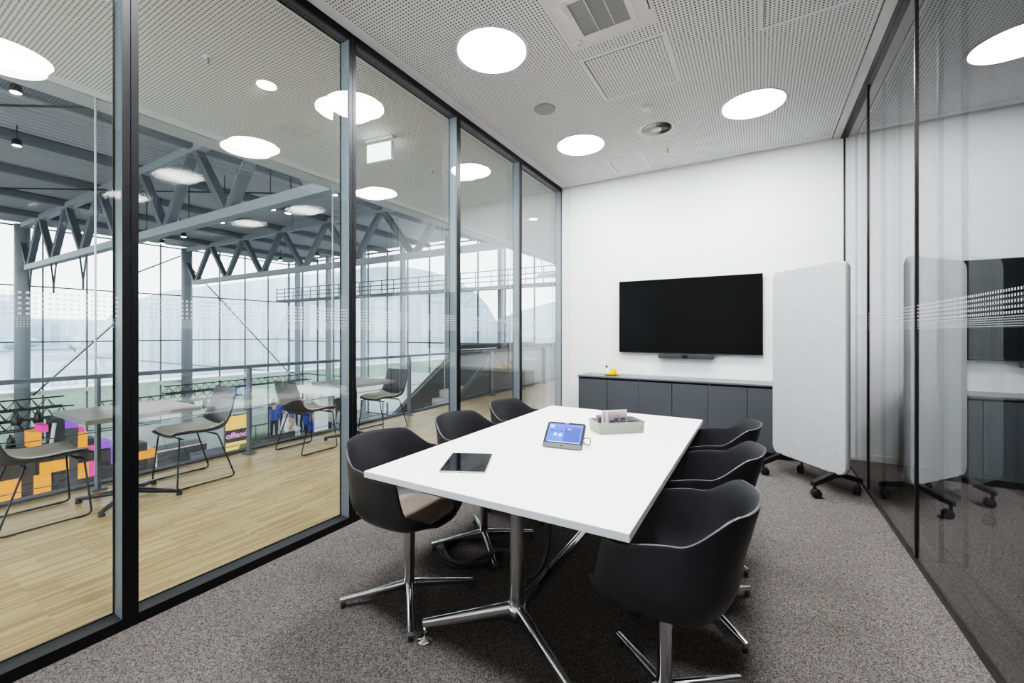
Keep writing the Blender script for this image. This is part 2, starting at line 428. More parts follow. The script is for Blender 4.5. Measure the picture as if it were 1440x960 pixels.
# air conditioning cassette
t = thing('air_conditioner', 'white square ceiling cassette air conditioner with grey intake grille', 'air conditioner', (-.905, 2.7, H))
b = MB(); b.box(-.31, .31, -.31, .31, -.006, 0, m_white, bev=.003)
b.build('cover_plate', m_offwh, t)
b = MB()
for (x0, x1, y0, y1) in ((-.2, .2, -.2, -.165), (-.2, .2, .165, .2), (-.2, -.165, -.165, .165), (.165, .2, -.165, .165)): b.box(x0, x1, y0, y1, -.03, -.006)
b.build('grille_frame', m_white, t)
b = MB(); b.box(-.165, .165, -.165, .165, -.024, -.016)
gr = b.build('intake_grille', m_grille, t)
b = MB()
for x in (-.055, .055): b.box(x-.003, x+.003, -.165, .165, -.027, -.0165)
b.build('grille_rib', m_white, gr)
for k in range(4):
    X = Matrix.Rotation(PI/2*k, 4, 'Z')
    b = MB(); b.box(-.17, .17, .222, .285, -.012, -.006, m_white, X=X, bev=.003); b.box(-.165, .165, .285, .291, -.009, -.006, m_dark if k == 3 else m_bulk, X=X)
    b.build('air_louvre', None, t)
MB().lathe([(.032, -.006), (.032, -.014), (.026, -.018), (.006, -.02)], 24, X=Matrix.Translation((-.235, .245, 0))).lathe([(.004, -.02), (.004, -.023)], 10, m=m_dark, X=Matrix.Translation((-.235, .245, 0))).build('sensor', m_white, t)
# access hatches: plain white border strips on the perforated ceiling
def hatch(x0, x1, y0, y1, label):
    t = thing('ceiling_hatch', label, 'access hatch', ((x0+x1)/2, (y0+y1)/2, H))
    w, d, e = (x1-x0)/2, (y1-y0)/2, .03
    b = MB()
    for q in ((-w-e, w+e, -d-e, -d), (-w-e, w+e, d, d+e), (-w-e, -w, -d, d), (w, w+e, -d, d)): b.box(*q, -.003, 0)
    b.build('border', M('hatch_border', (243, 244, 245), .8), t)
    b = MB()
    for q in ((-w, w, -d, -d+.004), (-w, -w+.004, -d, d)): b.box(*q, -.0035, -.0005)
    b.build('joint', m_reveal, t)
hatch(-1.19, -.59, 3.17, 3.79, 'large square perforated ceiling hatch beside the air conditioning cassette')
hatch(.03, .66, 2.9, 3.45, 'perforated ceiling hatch at the upper right by the glass wall')
hatch(-1.62, -1.22, 5.2, 5.6, 'small perforated ceiling hatch near the back wall, left of the sprinkler')
tag(MB().lathe([(.103, 0), (.103, -.006), (.095, -.008), (.001, -.008)], 40).build('ceiling_speaker', m_spk, None, (-1.763, 3.652, H)), 'flat grey round loudspeaker cover in the perforated ceiling', 'speaker')
t = thing('ceiling_air_outlet', 'white round swirl air outlet with dark slots in the ceiling', 'air outlet', (-.923, 4.596, H))
b = MB(); b.lathe([(.15, -.002), (.175, -.004), (.19, -.002), (.19, 0)], 48, cap=False); b.lathe([(.001, -.012), (.05, -.012), (.055, -.004)], 32, cap=False); b.build('face_ring', m_white, t)
MB().lathe([(.155, -.0005), (.155, -.002)], 40).build('slot_plate', M('diffuser_dark', (70, 70, 70), .6), t)
b = MB()
for k in range(36):
    a = 2*PI*k/36; c, s_ = math.cos(a), math.sin(a); c2, s2 = math.cos(a-.13), math.sin(a-.13); c3, s3 = math.cos(a-.09), math.sin(a-.09)
    b.add([(.053*c, .053*s_, -.0035), (.152*c, .152*s_, -.0035), (.152*c2, .152*s2, -.016), (.053*c3, .053*s3, -.011)], [[0, 1, 2, 3]])
b.build('swirl_vanes', m_white, t)
t = thing('smoke_detector', 'small white round smoke detector beside the swirl air outlet', 'smoke detector', (-.915, 4.101, H))
MB().lathe([(.055, 0), (.055, -.012), (.05, -.016)], 28).build('base', m_white, t)
MB().lathe([(.04, -.016), (.042, -.03), (.034, -.042), (.012, -.046)], 28).build('sensing_head', m_white, t)
def sprinkler(x, y, label):
    t = thing('ceiling_sprinkler', label, 'sprinkler', (x, y, H))
    MB().lathe([(.035, 0), (.032, -.006), (.012, -.008)], 20).build('rosette', m_white, t)
    MB().lathe([(.008, -.008), (.006, -.03), (.005, -.05), (.014, -.052), (.014, -.054)], 12).build('nozzle', m_satin, t)
sprinkler(-.906, 5.139, 'small ceiling sprinkler between the swirl air outlet and back wall')
sprinkler(-3.685, 1.654, 'gallery ceiling sprinkler seen through the large near pane')
sprinkler(-3.66, 4.248, 'gallery ceiling sprinkler seen through the third pane right of the exit sign')

# ------------------------------------------------------------------ wall screen, soundbar, sideboard
t = thing('television', 'large black wall mounted television above the sideboard', 'television', (-.798, YB, 1.58))
MB().box(-.845, .845, -.065, -.03, -.48, .48, m_tvframe, bev=.004).box(-.4, .4, -.03, -.006, -.3, .3, m_dark).build('housing', None, t)
MB().box(-.838, .838, -.0665, -.065, -.468, .473).build('screen', m_tvscreen, t)
t = thing('soundbar', 'dark grey video soundbar with camera below the television', 'soundbar', (-.80, YB-.09, 1.066))
MB().box(-.325, .325, -.0, .06, -.027, .027, bev=.006).build('body', M('soundbar_fabric', (62, 62, 64), .8), t)
MB().box(-.04, .04, -.004, .0, -.02, .022, m_dark, bev=.002).lathe([(.012, 0), (.012, .004), (.009, .006)], 20, m=m_tvscreen, X=Matrix.Translation((0, -.004, 0)) @ Matrix.Rotation(PI/2, 4, 'X')).build('camera_module', None, t)
MB().box(-.015, .015, -.002, .02, -.034, -.027).build('logo_plate', m_satin, t); MB().box(-.02, .02, .06, .09, -.02, .02).build('bracket', m_dark, t)
cx = [-2.08+.395*k for k in range(7)]
YC = 5.34
for k in range(3):
    x0, x1 = cx[2*k], cx[2*k+2]
    t = thing('cabinet', ('anthracite two-door cabinet at the left end, below the yellow cup', 'anthracite two-door cabinet in the middle of the sideboard', 'anthracite two-door cabinet at the right end behind the grey screen')[k], 'cabinet', ((x0+x1)/2, YC, 0), group='sideboard cabinets')
    w = (x1-x0)/2
    b = MB(); b.box(-w+.001, w-.001, .022, .43, .07, .745); b.box(-w+.001, w-.001, .05, .43, 0, .07, m_dark); b.box(-w+.001, w-.001, .045, .43, .745, .78, m_dark); b.box(-w+.001, -w+.014, .0, .022, .75, .78)
    b.build('carcass', m_cab, t)
    for sg in (-1, 1):
        MB().box(min(sg*.0035, sg*(w-.0015)), max(sg*.0035, sg*(w-.0015)), 0, .02, .07, .757, bev=.0015).build('door', m_cab, t)
tag(MB().box(cx[0]-.012, cx[6]+.012, YC-.008, YB-.02, .78, .80, bev=.002).build('worktop', m_cabtop), 'continuous grey worktop along the three sideboard cabinets', 'worktop')
t = thing('saucer', 'yellow saucer on the left end of the sideboard worktop', 'saucer', (-1.69, 5.56, .80))
MB().lathe([(.035, 0), (.055, .004), (.105, .016), (.106, .019), (.05, .009), (.001, .008)], 36, cap=False).build('dish', m_yellow, t)
t = thing('cup', 'yellow espresso cup standing on the yellow saucer', 'cup', (-1.675, 5.555, .808))
MB().lathe([(.026, 0), (.034, .003), (.038, .02), (.038, .075), (.035, .075), (.034, .02), (.001, .008)], 30, cap=False).build('body', m_yellow, t)
MB().tube([Vector((.037+.022*math.sin(a), 0, .04+.02*math.cos(a))) for a in [PI*k/10 for k in range(11)]], .004, 8).build('handle', m_yellow, t)
t = thing('bottle', 'small white bottle with green cap beside the yellow cup', 'bottle', (-1.775, 5.60, .80))
MB().lathe([(.022, 0), (.024, .004), (.024, .07), (.014, .085), (.012, .095)], 24).build('body', m_white, t)
MB().lathe([(.015, .093), (.016, .096), (.016, .118), (.012, .124)], 20).build('cap', M('dark_green_cap', (52, 92, 74), .5), t)

# ------------------------------------------------------------------ conference table
t = thing('conference_table', 'white rectangular conference table on polished star pedestals', 'table', (-.93, 2.29, 0))
hx, hy, zt = .589, .99, .745
MB().box(-hx+.002, hx-.002, -hy+.002, hy-.002, zt-.027, zt, m_top, bev=.001).build('tabletop', m_top, t)
b = MB()
for q in ((-hx, hx, -hy, -hy+.002), (-hx, hx, hy-.002, hy), (-hx, -hx+.002, -hy+.002, hy-.002), (hx-.002, hx, -hy+.002, hy-.002)): b.box(*q, zt-.027, zt-.0005)
b.build('edge_band', m_edge, t)
b = MB()
for y in (-.55, .55): b.box(-.35, .35, y-.03, y+.03, zt-.045, zt-.027)
b.box(-.03, .03, -.62, .62, zt-.05, zt-.027); b.build('underframe', m_black, t)
PY = .648
for sg in (-1, 1):
    y = sg*PY
    MB().lathe([(.036, .165), (.033, .2), (.029, .5), (.03, .70), (.07, .705), (.07, .715)], 32, X=Matrix.Translation((0, y, 0))).build('column', m_satin, t)
    MB().lathe([(.02, .085), (.036, .09), (.041, .12), (.038, .165)], 32, X=Matrix.Translation((0, y, 0))).build('hub', m_chrome, t)
    for sx in (-1, 1):
        d = Vector((sx*.84, sg*.53, 0)).normalized(); c = Vector((0, y, 0))
        rows = []
        for q in range(13):
            u = q/12; p = c+d*(.03+.385*u)+Vector((0, 0, .128-.05*u))
            hw, hh = .023-.009*u, .036-.019*u; side = Vector((-d.y, d.x, 0))
            rows.append([p+side*hw*math.cos(a)*(abs(math.cos(a))**-.3 if abs(math.cos(a)) > .01 else 1)+Vector((0, 0, hh*math.sin(a)*(abs(math.sin(a))**-.3 if abs(math.sin(a)) > .01 else 1))) for a in [2*PI*k/20 for k in range(20)]])
        b = MB(); b.grid(rows, closed=True); b.add(rows[-1], [list(range(20))])
        lg = b.build('leg', m_chrome, t)
        e = c+d*.405
        MB().lathe([(.012, .022), (.01, .072)], 14, X=Matrix.Translation(e)).lathe([(.034, 0), (.036, .004), (.033, .010), (.013, .014), (.012, .024)], 24, X=Matrix.Translation(e)).build('glide', m_chrome, lg)
b = MB(); b.box(-.022, .022, -PY+.03, PY-.03, .105, .158, bev=.012); b.box(-.005, .005, -PY+.05, PY-.05, .155, .1592, m_reveal)
b.build('stretcher', m_chrome, t)

# ------------------------------------------------------------------ shell chairs at the table
def sstep(a, b, x):
    u = max(0, min(1, (x-a)/(b-a))); return u*u*(3-2*u)
def make_chair():
    t = thing('conference_chair', 'x', 'chair', group='black bucket chairs around the table')
    A, B, N = .262, .275, 2.7
    nt = 168
    def plan(th, k=1.):
        c, s_ = math.cos(th), math.sin(th)
        n = N if c < 0 else 3.9
        return ((A if c < 0 else .238)*k*math.copysign(abs(c)**(2/n), c), B*k*math.copysign(abs(s_)**(2/n), s_))
    def rim(th):
        x, y = plan(th); ph = abs(math.atan2(y/B, x/(A if x < 0 else .238)))/PI     # 0 front .. 1 back
        arm = .272*sstep(.226, .28, ph)+.032*sstep(.34, .6, ph)
        return arm+.092*sstep(.60, .79, ph)+.008*sstep(.8, 1., ph)
    zs = .416
    rows = []
    K0 = .42
    for k in (.02, .15, .3, .42, K0):
        rows.append([(plan(2*PI*i/nt, k)[0], plan(2*PI*i/nt, k)[1], zs-.012+.012*(k/K0)**2) for i in range(nt)])
    for j in range(1, 21):
        u = j/20; row = []
        for i in range(nt):
            th = 2*PI*i/nt; h = rim(th); x, y = plan(th)
            ph = abs(math.atan2(y/B, x/(A if x < 0 else .238)))/PI
            R = .155+.055*sstep(.6, .92, ph)
            g = sstep(.05, .235, ph); lip = .022*(1-g); R = min(R, .1+.5*max(0, ph-.22))
            if u <= .55:
                a = u/.55*PI/2; kr = K0+(.965-K0)*math.sin(a); zz = zs+R*(1-math.cos(a))*g+lip*(u/.55)
                px_, py_ = x*kr, y*kr
            else:
                v = (u-.55)/.45
                z0 = zs+R*g+lip
                zz = z0+max(0, zs+h-z0)*v-.004*v*(1-g)
                px_, py_ = x*(.965+.034*v), y*(.965+.03*v)
                if ph > .5: px_ -= .042*sstep(.55, 1., ph)*v
                px_ -= .03*v*sstep(.2, .27, ph)*(1-sstep(.3, .42, ph))
            row.append((px_, py_, zz))
        rows.append(row)
    b = MB(); b.grid(rows, closed=True); b.add(rows[0], [list(range(nt))[::-1]])
    sh = b.build('shell', m_shell, t); solidify(sh, .008, 0.)
    bv = sh.modifiers.new('round', 'BEVEL'); bv.width = .0025; bv.segments = 2; bv.limit_method = 'ANGLE'; bv.angle_limit = 1.0
    # seat cushion
    rows = []
    for k, z in ((.01, .462), (.4, .463), (.6, .463), (.70, .460), (.742, .456), (.74, .452)):
        rows.append([(plan(2*PI*i/64, k)[0]*(1.0+.2*max(0, math.cos(2*PI*i/64))-.03*max(0, -math.cos(2*PI*i/64))), plan(2*PI*i/64, k)[1]*.96, z-(.003*max(0, math.cos(2*PI*i/64))*k)) for i in range(64)])
    b = MB(); b.grid(rows, closed=True); b.add(rows[0], [list(range(64))]); b.build('seat_cushion', m_cush, t)
    MB().lathe([(.06, .413), (.055, .40), (.031, .39), (.029, .37), (.026, .12), (.031, .085), (.034, .06), (.026, .045), (.01, .042)], 32).build('column', m_chrome, t)
    for k in range(4):
        a = PI/4+PI/2*k; d = Vector((math.cos(a), math.sin(a), 0)); sd = Vector((-d.y, d.x, 0)); rows = []
        for q in range(11):
            u = q/10; p = d*(.015+.318*u)+Vector((0, 0, .074-.036*u)); hw, hh = .019-.006*u, .022-.011*u
            rows.append([p+sd*hw*math.cos(w)*(abs(math.cos(w))**-.35 if abs(math.cos(w)) > .01 else 1)+Vector((0, 0, hh*math.sin(w)*(abs(math.sin(w))**-.35 if abs(math.sin(w)) > .01 else 1))) for w in [2*PI*z/16 for z in range(16)]])
        b = MB(); b.grid(rows, closed=True); b.add(rows[-1], [list(range(16))])
        lg = b.build('leg', m_chrome, t)
        MB().lathe([(.012, 0), (.013, .02), (.01, .03)], 12, X=Matrix.Translation(d*.318)).build('glide', m_glide, lg)
    return t
ch = make_chair()
spots = [(-1.555, 1.62, 0., 'black bucket chair on the window side, nearest the camera beside the tablet'),
         (-1.535, 2.275, 0., 'middle black bucket chair on the window side of the table'),
         (-1.545, 2.92, 0., 'black bucket chair on the window side, farthest from the camera'),
         (-.295, 1.61, PI, 'black bucket chair on the right side, nearest the camera at the table corner'),
         (-.275, 2.285, PI, 'middle black bucket chair on the right side of the table'),
         (-.285, 2.93, PI, 'black bucket chair on the right side, farthest from the camera towards the sideboard')]
for i, (x, y, rz, lb) in enumerate(spots):
    o = ch if i == 0 else dup(ch)
    o.location = (x, y, 0); o.rotation_euler = (0, 0, rz); o['label'] = lb

# ------------------------------------------------------------------ things on the table
ang = math.atan2(.088, .19)
t = thing('tablet_computer', 'thin silver tablet with glossy black screen lying on the near table end', 'tablet', (-1.188, 1.626, .745), math.radians(26))
MB().prism(rrect(.208, .285, .008), 0, .0075, m_satin).build('body', m_satin, t)
MB().prism(rrect(.200, .277, .006), .0075, .0083).build('screen', M('black_glass', (9, 9, 11), .04, spec=.22, var=0), t)
MB().box(-.01, .0, -.1432, -.1425, .002, .005).build('port', m_dark, t); MB().box(-.098, -.092, -.1432, -.1425, .002, .005).build('audio_socket', m_dark, t)
# touch panel
d0 = Vector((-1.0, 2.054, 0)); d1 = Vector((-.805, 2.054, 0))
t = thing('touch_panel', 'small black touch panel with blue menu screen on the white table', 'touch panel', (-.905, 2.075, .745), math.radians(8))
til = Matrix.Rotation(math.radians(-48), 4, 'X')
X = Matrix.Translation((0, 0, .006)) @ til
XX = X @ Matrix.Rotation(PI/2, 4, 'X') @ Matrix.Diagonal((1, 1.1, 1, 1))   # local xy -> panel face
b = MB(); b.prism(rrect(.215, .142, .012, cy=.078), -.016, 0, m_black, X=XX); b.build('housing', m_black, t)
MB().prism(rrect(.213, .026, .01, cy=.011), 0, .0015, X=XX).build('chin', M('grey_chin', (84, 84, 86), .5), t)
m_scr = gradient_mat('blue_menu_screen', ((0, (48, 100, 200)), (.6, (58, 82, 200)), (1, (84, 84, 206))), 0., .14, emit=.35)
scr = MB().prism(rrect(.19, .108, .002, cy=.084), 0, .0008, X=XX).build('screen', m_scr, t)
def glow(n, c, s=.3): return M(n, c, .4, emit=c, es=s, var=0)
MB().prism(rrect(.088, .082, .002, cx=.042, cy=.078), .0008, .0012, X=XX).build('menu_panel', glow('menu_blue', (10, 52, 150)), scr)
MB().prism(rrect(.024, .018, .002, cx=-.076, cy=.122), .0008, .0012, X=XX).build('clock_tile', glow('menu_pale', (140, 162, 226)), scr)
b = MB()
for i, (x, y, r) in enumerate(((-.072, .098, .008), (-.045, .098, .007), (-.02, .098, .007))): b.lathe([(r, .0008), (r, .0012)], 18, X=XX @ Matrix.Translation((x, y, 0)))
b.build('menu_icons', glow('icon_dark', (28, 78, 180)), scr)
b = MB()
for i, (x, y, r) in enumerate(((-.05, .074, .010), (-.022, .072, .011))):
    b.lathe([(r, .0008), (r, .0012)], 18, X=XX @ Matrix.Translation((x, y, 0)))
b.build('menu_buttons', glow('icon_pale', (168, 182, 240)), scr)
m_mw = glow('menu_white', (210, 222, 246)); MB().box(.012, .034, .108, .111, .0012, .0016, X=XX).build('menu_heading', m_mw, scr); MB().box(-.085, .088, .0305, .0325, .0008, .0014, X=XX).build('menu_bar', m_mw, scr)
MB().box(-.012, .012, .141, .145, 0, .0012, X=XX).build('status_light', M('status_bar', (150, 152, 140), .4), t)
MB().box(-.005, .005, .008, .015, .0015, .0022, X=XX).build('microphone_slot', m_dark, t)
MB().prism([(.03, 0), (.115, 0), (.085, .06)], -.07, .07, X=Matrix(((0, 0, 1, 0), (1, 0, 0, .012), (0, 1, 0, 0), (0, 0, 0, 1)))).build('stand', m_black, t)
tag(MB().tube(bez((-.80, 2.12, .80), (-.75, 2.13, .83), (-.77, 2.17, .76), (-.80, 2.2, .75), 14)+bez((-.80, 2.2, .75), (-.84, 2.22, .749), (-.86, 2.3, .749), (-.90, 2.33, .748), 8), .0028, 8).build('panel_cable', m_bcable), 'thin black cable behind the touch panel on the table', 'cable')
# sage green tray with brochures
ta = math.atan2(.194, .224)-math.radians(18)
P0 = Vector((-.827, 2.471, 0)); P1 = Vector((-.603, 2.665, 0)); P2 = Vector((-.939, 2.593, 0))
bx = (P1-P0); bl = bx.length; bx.normalize(); by = Vector((-bx.y, bx.x, 0)); bw = .175
rz = math.atan2(bx.y, bx.x)
ctr = (P0+P1)/2+by*bw/2
t = thing('desk_tray', 'pale sage green desk organiser tray with brochures on the table', 'desk organiser', (ctr.x, ctr.y, .745), rz)
w, d, h = bl/2+.004, bw/2, .07
outer = rrect(2*w, 2*d, .012, 4); inner = rrect(2*w-.008, 2*d-.008, .009, 4); bot = rrect(2*w-.012, 2*d-.012, .01, 4)
b = MB(); b.grid([[(x, y, 0) for x, y in bot], [(x, y, h) for x, y in outer], [(x, y, h) for x, y in inner], [(x*.985, y*.985, .006) for x, y in inner]], closed=True, smooth=False)
b.add([(x, y, 0) for x, y in bot], [list(range(len(bot)))[::-1]]); b.add([(x*.985, y*.985, .006) for x, y in inner], [list(range(len(inner)))], m_green2)
b.build('tray_body', m_green, t)
b = MB(); b.box(-w+.006, w-.006, -.004, .004, .006, .06); b.box(w-.09, w-.086, -d+.006, -.004, .006, .055); b.box(-w+.08, -w+.084, -d+.006, d-.006, .006, .055); b.build('divider', m_green2, t)
hp = [(-.05, .06), (.05, .06)]
b = MB(); b.prism([(-.035, .06), (-.02, .115), (-.012, .13), (.05, .13), (.062, .115), (.085, .06), (.06, .06), (.046, .112), (-.008, .112), (-.016, .06)], -.006, .006, X=Matrix(((1, 0, 0, .0), (0, 0, -1, .0), (0, 1, 0, 0), (0, 0, 0, 1)))); b.build('handle', m_green, t)
text_mesh('maker_mark', 'vitra', .014, M('mark_dark', (66, 76, 70), .6), Matrix.Translation((w-.03, -d-.0012, .033)) @ Matrix.Rotation(PI/2, 4, 'X'), t, .0004)
def brochure(cx_, cy_, wd, ht, z, cols, label, tilt=-.12, rr=0.):
    t = thing('brochure', label, 'brochure', (ctr.x+bx.x*cx_+by.x*cy_, ctr.y+bx.y*cx_+by.y*cy_, .745+z), rz+rr)
    R = Matrix.Rotation(tilt, 4, 'X')
    MB().box(-wd/2, wd/2, -.001, .001, 0, ht, X=R).build('sheets', cols[0], t)
    b = MB()
    for (x0, x1, z0, z1, m) in cols[1]: b.box(x0*wd, x1*wd, -.0016, -.001, z0*ht, z1*ht, m, X=R)
    b.build('cover_print', None, t)
    return t
c_l = M('paper_lilac', (222, 218, 232), .6); c_w = M('paper_white', (240, 240, 242), .6); c_br = M('print_brown', (120, 84, 74), .6); c_k = M('print_dark', (56, 64, 66), .6)
c_or = M('print_orange', (216, 140, 92), .6); c_bl = M('print_blue', (116, 140, 205), .6); c_nb = M('print_navy', (52, 78, 150), .6); c_gr = M('print_grey', (150, 150, 158), .6); c_pk = M('print_pale_pink', (226, 206, 206), .6)
t = brochure(-.025, -.035, .17, .125, .012, (c_w, ((-.5, .5, 0, 1, c_l), (-.25, .5, .38, .92, c_pk), (-.24, .46, .18, .44, c_gr), (-.2, -.02, .34, .5, c_br), (-.02, .12, .42, .62, c_k), (.14, .18, .2, .76, c_br), (-.24, .2, .1, .2, c_or), (.22, .46, .16, .5, c_bl), (.22, .46, .08, .2, c_nb), (.24, .44, .5, .62, c_k))), 'white brochure with printed photo of an interior standing upright in the tray')
# a lean paper with an illegible upright title in small strokes
tb = MB()
for k in range(6): tb.box(-.075, -.058, -.0022, -.0016, .04+.013*k, .048+.013*k, X=Matrix.Rotation(-.12, 4, 'X'))
tb.build('title_strokes', c_gr, t)
brochure(-.085, .03, .07, .085, .012, (c_w, ((-.5, .5, 0, 1, M('print_taupe', (168, 150, 150), .6)), (-.3, .42, .2, .8, M('print_plum', (120, 88, 94), .6)))), 'small taupe card behind the brochure at the tray\'s left end')

# ------------------------------------------------------------------ mobile acoustic screen
dp = Vector((.629, -.777, 0)); O0 = Vector((.193, 4.872, 0)); s0, s1 = -.085, .695; smid = (s0+s1)/2
cen = O0+dp*smid; prz = math.atan2(dp.y, dp.x)
t = thing('mobile_screen', 'light grey fabric mobile partition screen on black wheeled feet', 'mobile screen', (cen.x, cen.y, 0), prz)
X = Matrix(((1, 0, 0, 0), (0, 0, -1, 0), (0, 1, 0, 0), (0, 0, 0, 1)))   # xy -> xz
out = rrect(s1-s0, 1.765, .075, 8, cy=.19+1.765/2)
rows = []
for (sc_, y) in ((.004, -.024), (0., -.02), (0., .02), (.004, .024)):
    rows.append([(x*(1-sc_*2/.78), y, .19+1.765/2+(z-.19-1.765/2)*(1-sc_*2/1.765)) for x, z in out])
b = MB(); b.grid(rows, closed=True); n_ = len(out)
b.add(rows[0], [list(range(n_))]); b.add(rows[-1], [list(range(n_))[::-1]])
b.build('fabric_panel', m_weave, t)
for sx in (-.287, .287):
    b = MB(); L = .23
    b.prism([(-L, .135), (-L, .10), (-.15, .12), (-.03, .16), (.03, .16), (.15, .12), (L, .10), (L, .135), (.1, .18), (.03, .2), (-.03, .2), (-.1, .18)], sx-.02, sx+.02, X=Matrix(((0, 0, 1, 0), (1, 0, 0, 0), (0, 1, 0, 0), (0, 0, 0, 1))))
    ft = b.build('foot', m_casters, t)
    for sy in (-1, 1):
        y = sy*(L-.02); b = MB()
        b.lathe([(.012, .05), (.012, .105)], 12, X=Matrix.Translation((sx, y, 0)))
        rz_ = Matrix.Translation((sx+.0, y-.015*sy, .037)) @ Matrix.Rotation(.5 if sy > 0 else -.4, 4, 'Z')
        for q in (-1, 1): b.lathe([(.028, 0), (.037, .003), (.037, .017), (.03, .021)], 24, X=rz_ @ Matrix.Translation((.003*q, 0, 0)) @ Matrix.Rotation(q*PI/2, 4, 'Y'))
        b.box(-.02, .02, -.028, .028, .0, .04, X=rz_, bev=.012)
        b.build('caster', m_casters, ft)

# ------------------------------------------------------------------ cables under the table
pts = []
for k in range(60):
    a = 2*PI*k/24; r = .165+.012*math.sin(k*.9); pts.append((-1.535+r*1.05*math.cos(a+2.4), 2.13+r*math.sin(a+2.4), .008+.0045*(k % 24 > 20)+.012*(k//24)))
e = Vector(pts[-1])
pts += bez(e, e+Vector((.05, .12, .02)), (-1.25, 2.16, .14), (-1.14, 2.04, .10), 14)[1:]
pts += bez((-1.14, 2.04, .10), (-1.08, 1.98, .06), (-1.02, 1.96, .05), (-.99, 2.02, .12), 10)[1:]+bez((-.99, 2.02, .12), (-.965, 2.07, .2), (-.965, 2.06, .3), (-.965, 2.06, .36), 8)[1:]
tag(MB().tube(pts, .0105, 10).build('cable_hose', m_cable), 'coiled dark grey cable hose lying on the carpet under the table', 'cable')
tag(MB().tube([(-.965, 2.06, .36), (-.966, 2.061, .5), (-.966, 2.06, .70)], .005, 8).build('power_cable', m_bcable), 'thin black cable dropping straight from the tabletop into the hose', 'cable')
tag(MB().tube(bez((-.955, 2.066, .36), (-.93, 2.1, .46), (-.86, 2.2, .58), (-.82, 2.26, .70)), .0045, 8).build('data_cable', m_wcable), 'thin pale grey cable slanting from the hose up to the tabletop', 'cable')

# ------------------------------------------------------------------ gallery outside the left glass
YG0, YG1 = -6., 13.6
struct(MB().box(XG+.1, XL-.096, YG0, YG1, -.3, 0).box(XG, XG+.1, YG0, YG1, -.35, .02, m_steel2).build('gallery_floor', m_parquet))
m_gceil = perf_mat('gallery_perforated_ceiling', (236, 238, 240), XG+.15, XL-.2, YG0, YG1)
struct(MB().box(XG, XL-.096, YG0, YG1, H, H+.2).build('gallery_ceiling', m_gceil))
struct(MB().box(XG-.03, XG, YG0, YG1, H+.02, H+.3, m_dark).box(XG-.3, XG-.03, YG0, YG1, H, H+.5, M('fascia_grey', (190, 197, 200), .6)).build('trim_3'))
struct(MB().box(XL-.096, XL-.03, YB+.12, YG1, 0, H).build('wall_gallery', m_wall))
for i, (x, y) in enumerate(((-3.673, 2.097), (-3.654, 7.079))):
    t = thing('downlight', ('small round gallery downlight seen through the second pane', 'small round gallery downlight seen through the last pane')[i], 'downlight', (x, y, H), group='gallery downlights')
    MB().lathe([(.075, -.001), (.088, -.003), (.09, 0)], 32, cap=False).build('rim', m_white, t)
    MB().lathe([(.076, -.001), (.076, -.0025)], 32).build('diffuser', m_down, t)
t = thing('exit_sign', 'small glowing white sign hanging from the gallery ceiling', 'sign', (-3.6, 3.3, H), math.radians(8))
MB().box(-.17, .17, -.02, .02, -.26, -.05, m_white, bev=.004).box(-.16, .16, -.022, -.02, -.25, -.06, m_sign).box(-.16, .16, .02, .022, -.25, -.06, m_sign).build('panel', None, t)
MB().box(-.19, .19, -.03, .03, -.03, 0, bev=.004).box(-.01, .01, -.008, .008, -.06, -.03).build('mount', m_white, t)
# railing: posts, handrail, wires, glass
t = thing('railing', 'grey steel gallery railing with flat posts, handrail and glass infill', 'railing', (XG+.22, 0, 0))
MB().box(-.03, .03, YG0, YG1, .965, 1.0, bev=.004).build('handrail', m_rail, t)
posts = [.105+1.27*k for k in range(-4, 11)]
for y in posts:
    b = MB(); b.box(-.035, .035, y-.012, y+.012, 0, .965, m_rail); b.box(-.06, .06, y-.05, y+.05, 0, .012, m_rail); b.build('post', m_rail, t)
for z in (.12, .5): MB().tube([(-.0, YG0, z), (-.0, YG1, z)], .004, 6).build('wire', m_rail, t)
for y0, y1 in zip(posts[:-1], posts[1:]):
    MB().add([(-.02, y0+.02, .08), (-.02, y1-.02, .08), (-.02, y1-.02, .93), (-.02, y0+.02, .93)], [[0, 1, 2, 3]]).build('glass_infill', m_glassB, t)
t = thing('balustrade', 'white vertical bar balustrade closing the far gallery end', 'railing', (XG, YG1-.1, 0))
MB().box(0, 2.6, -.02, .02, 1.0, 1.04).box(0, 2.6, -.01, .01, .08, .11).build('handrail', m_white, t)
for k in range(24): MB().box(.05+.108*k, .066+.108*k, -.008, .008, 0, 1.0).build('bar', m_white, t)
rods = [1.425+2.482*k for k in range(5)]
for i, y in enumerate(rods):
    tag(MB().tube([(XG-.015, y, .0), (XG-.015, y, H+.1)], .0085, 10).build('tension_rod', m_white), ('thin white vertical rod at the gallery edge in the leftmost pane', 'thin white vertical rod at the gallery edge in the second pane', 'thin white vertical rod at the gallery edge in the third pane', 'thin white vertical rod at the gallery edge in the fourth pane', 'thin white vertical rod at the gallery edge in the last pane')[i], 'rod', 'gallery edge rods')

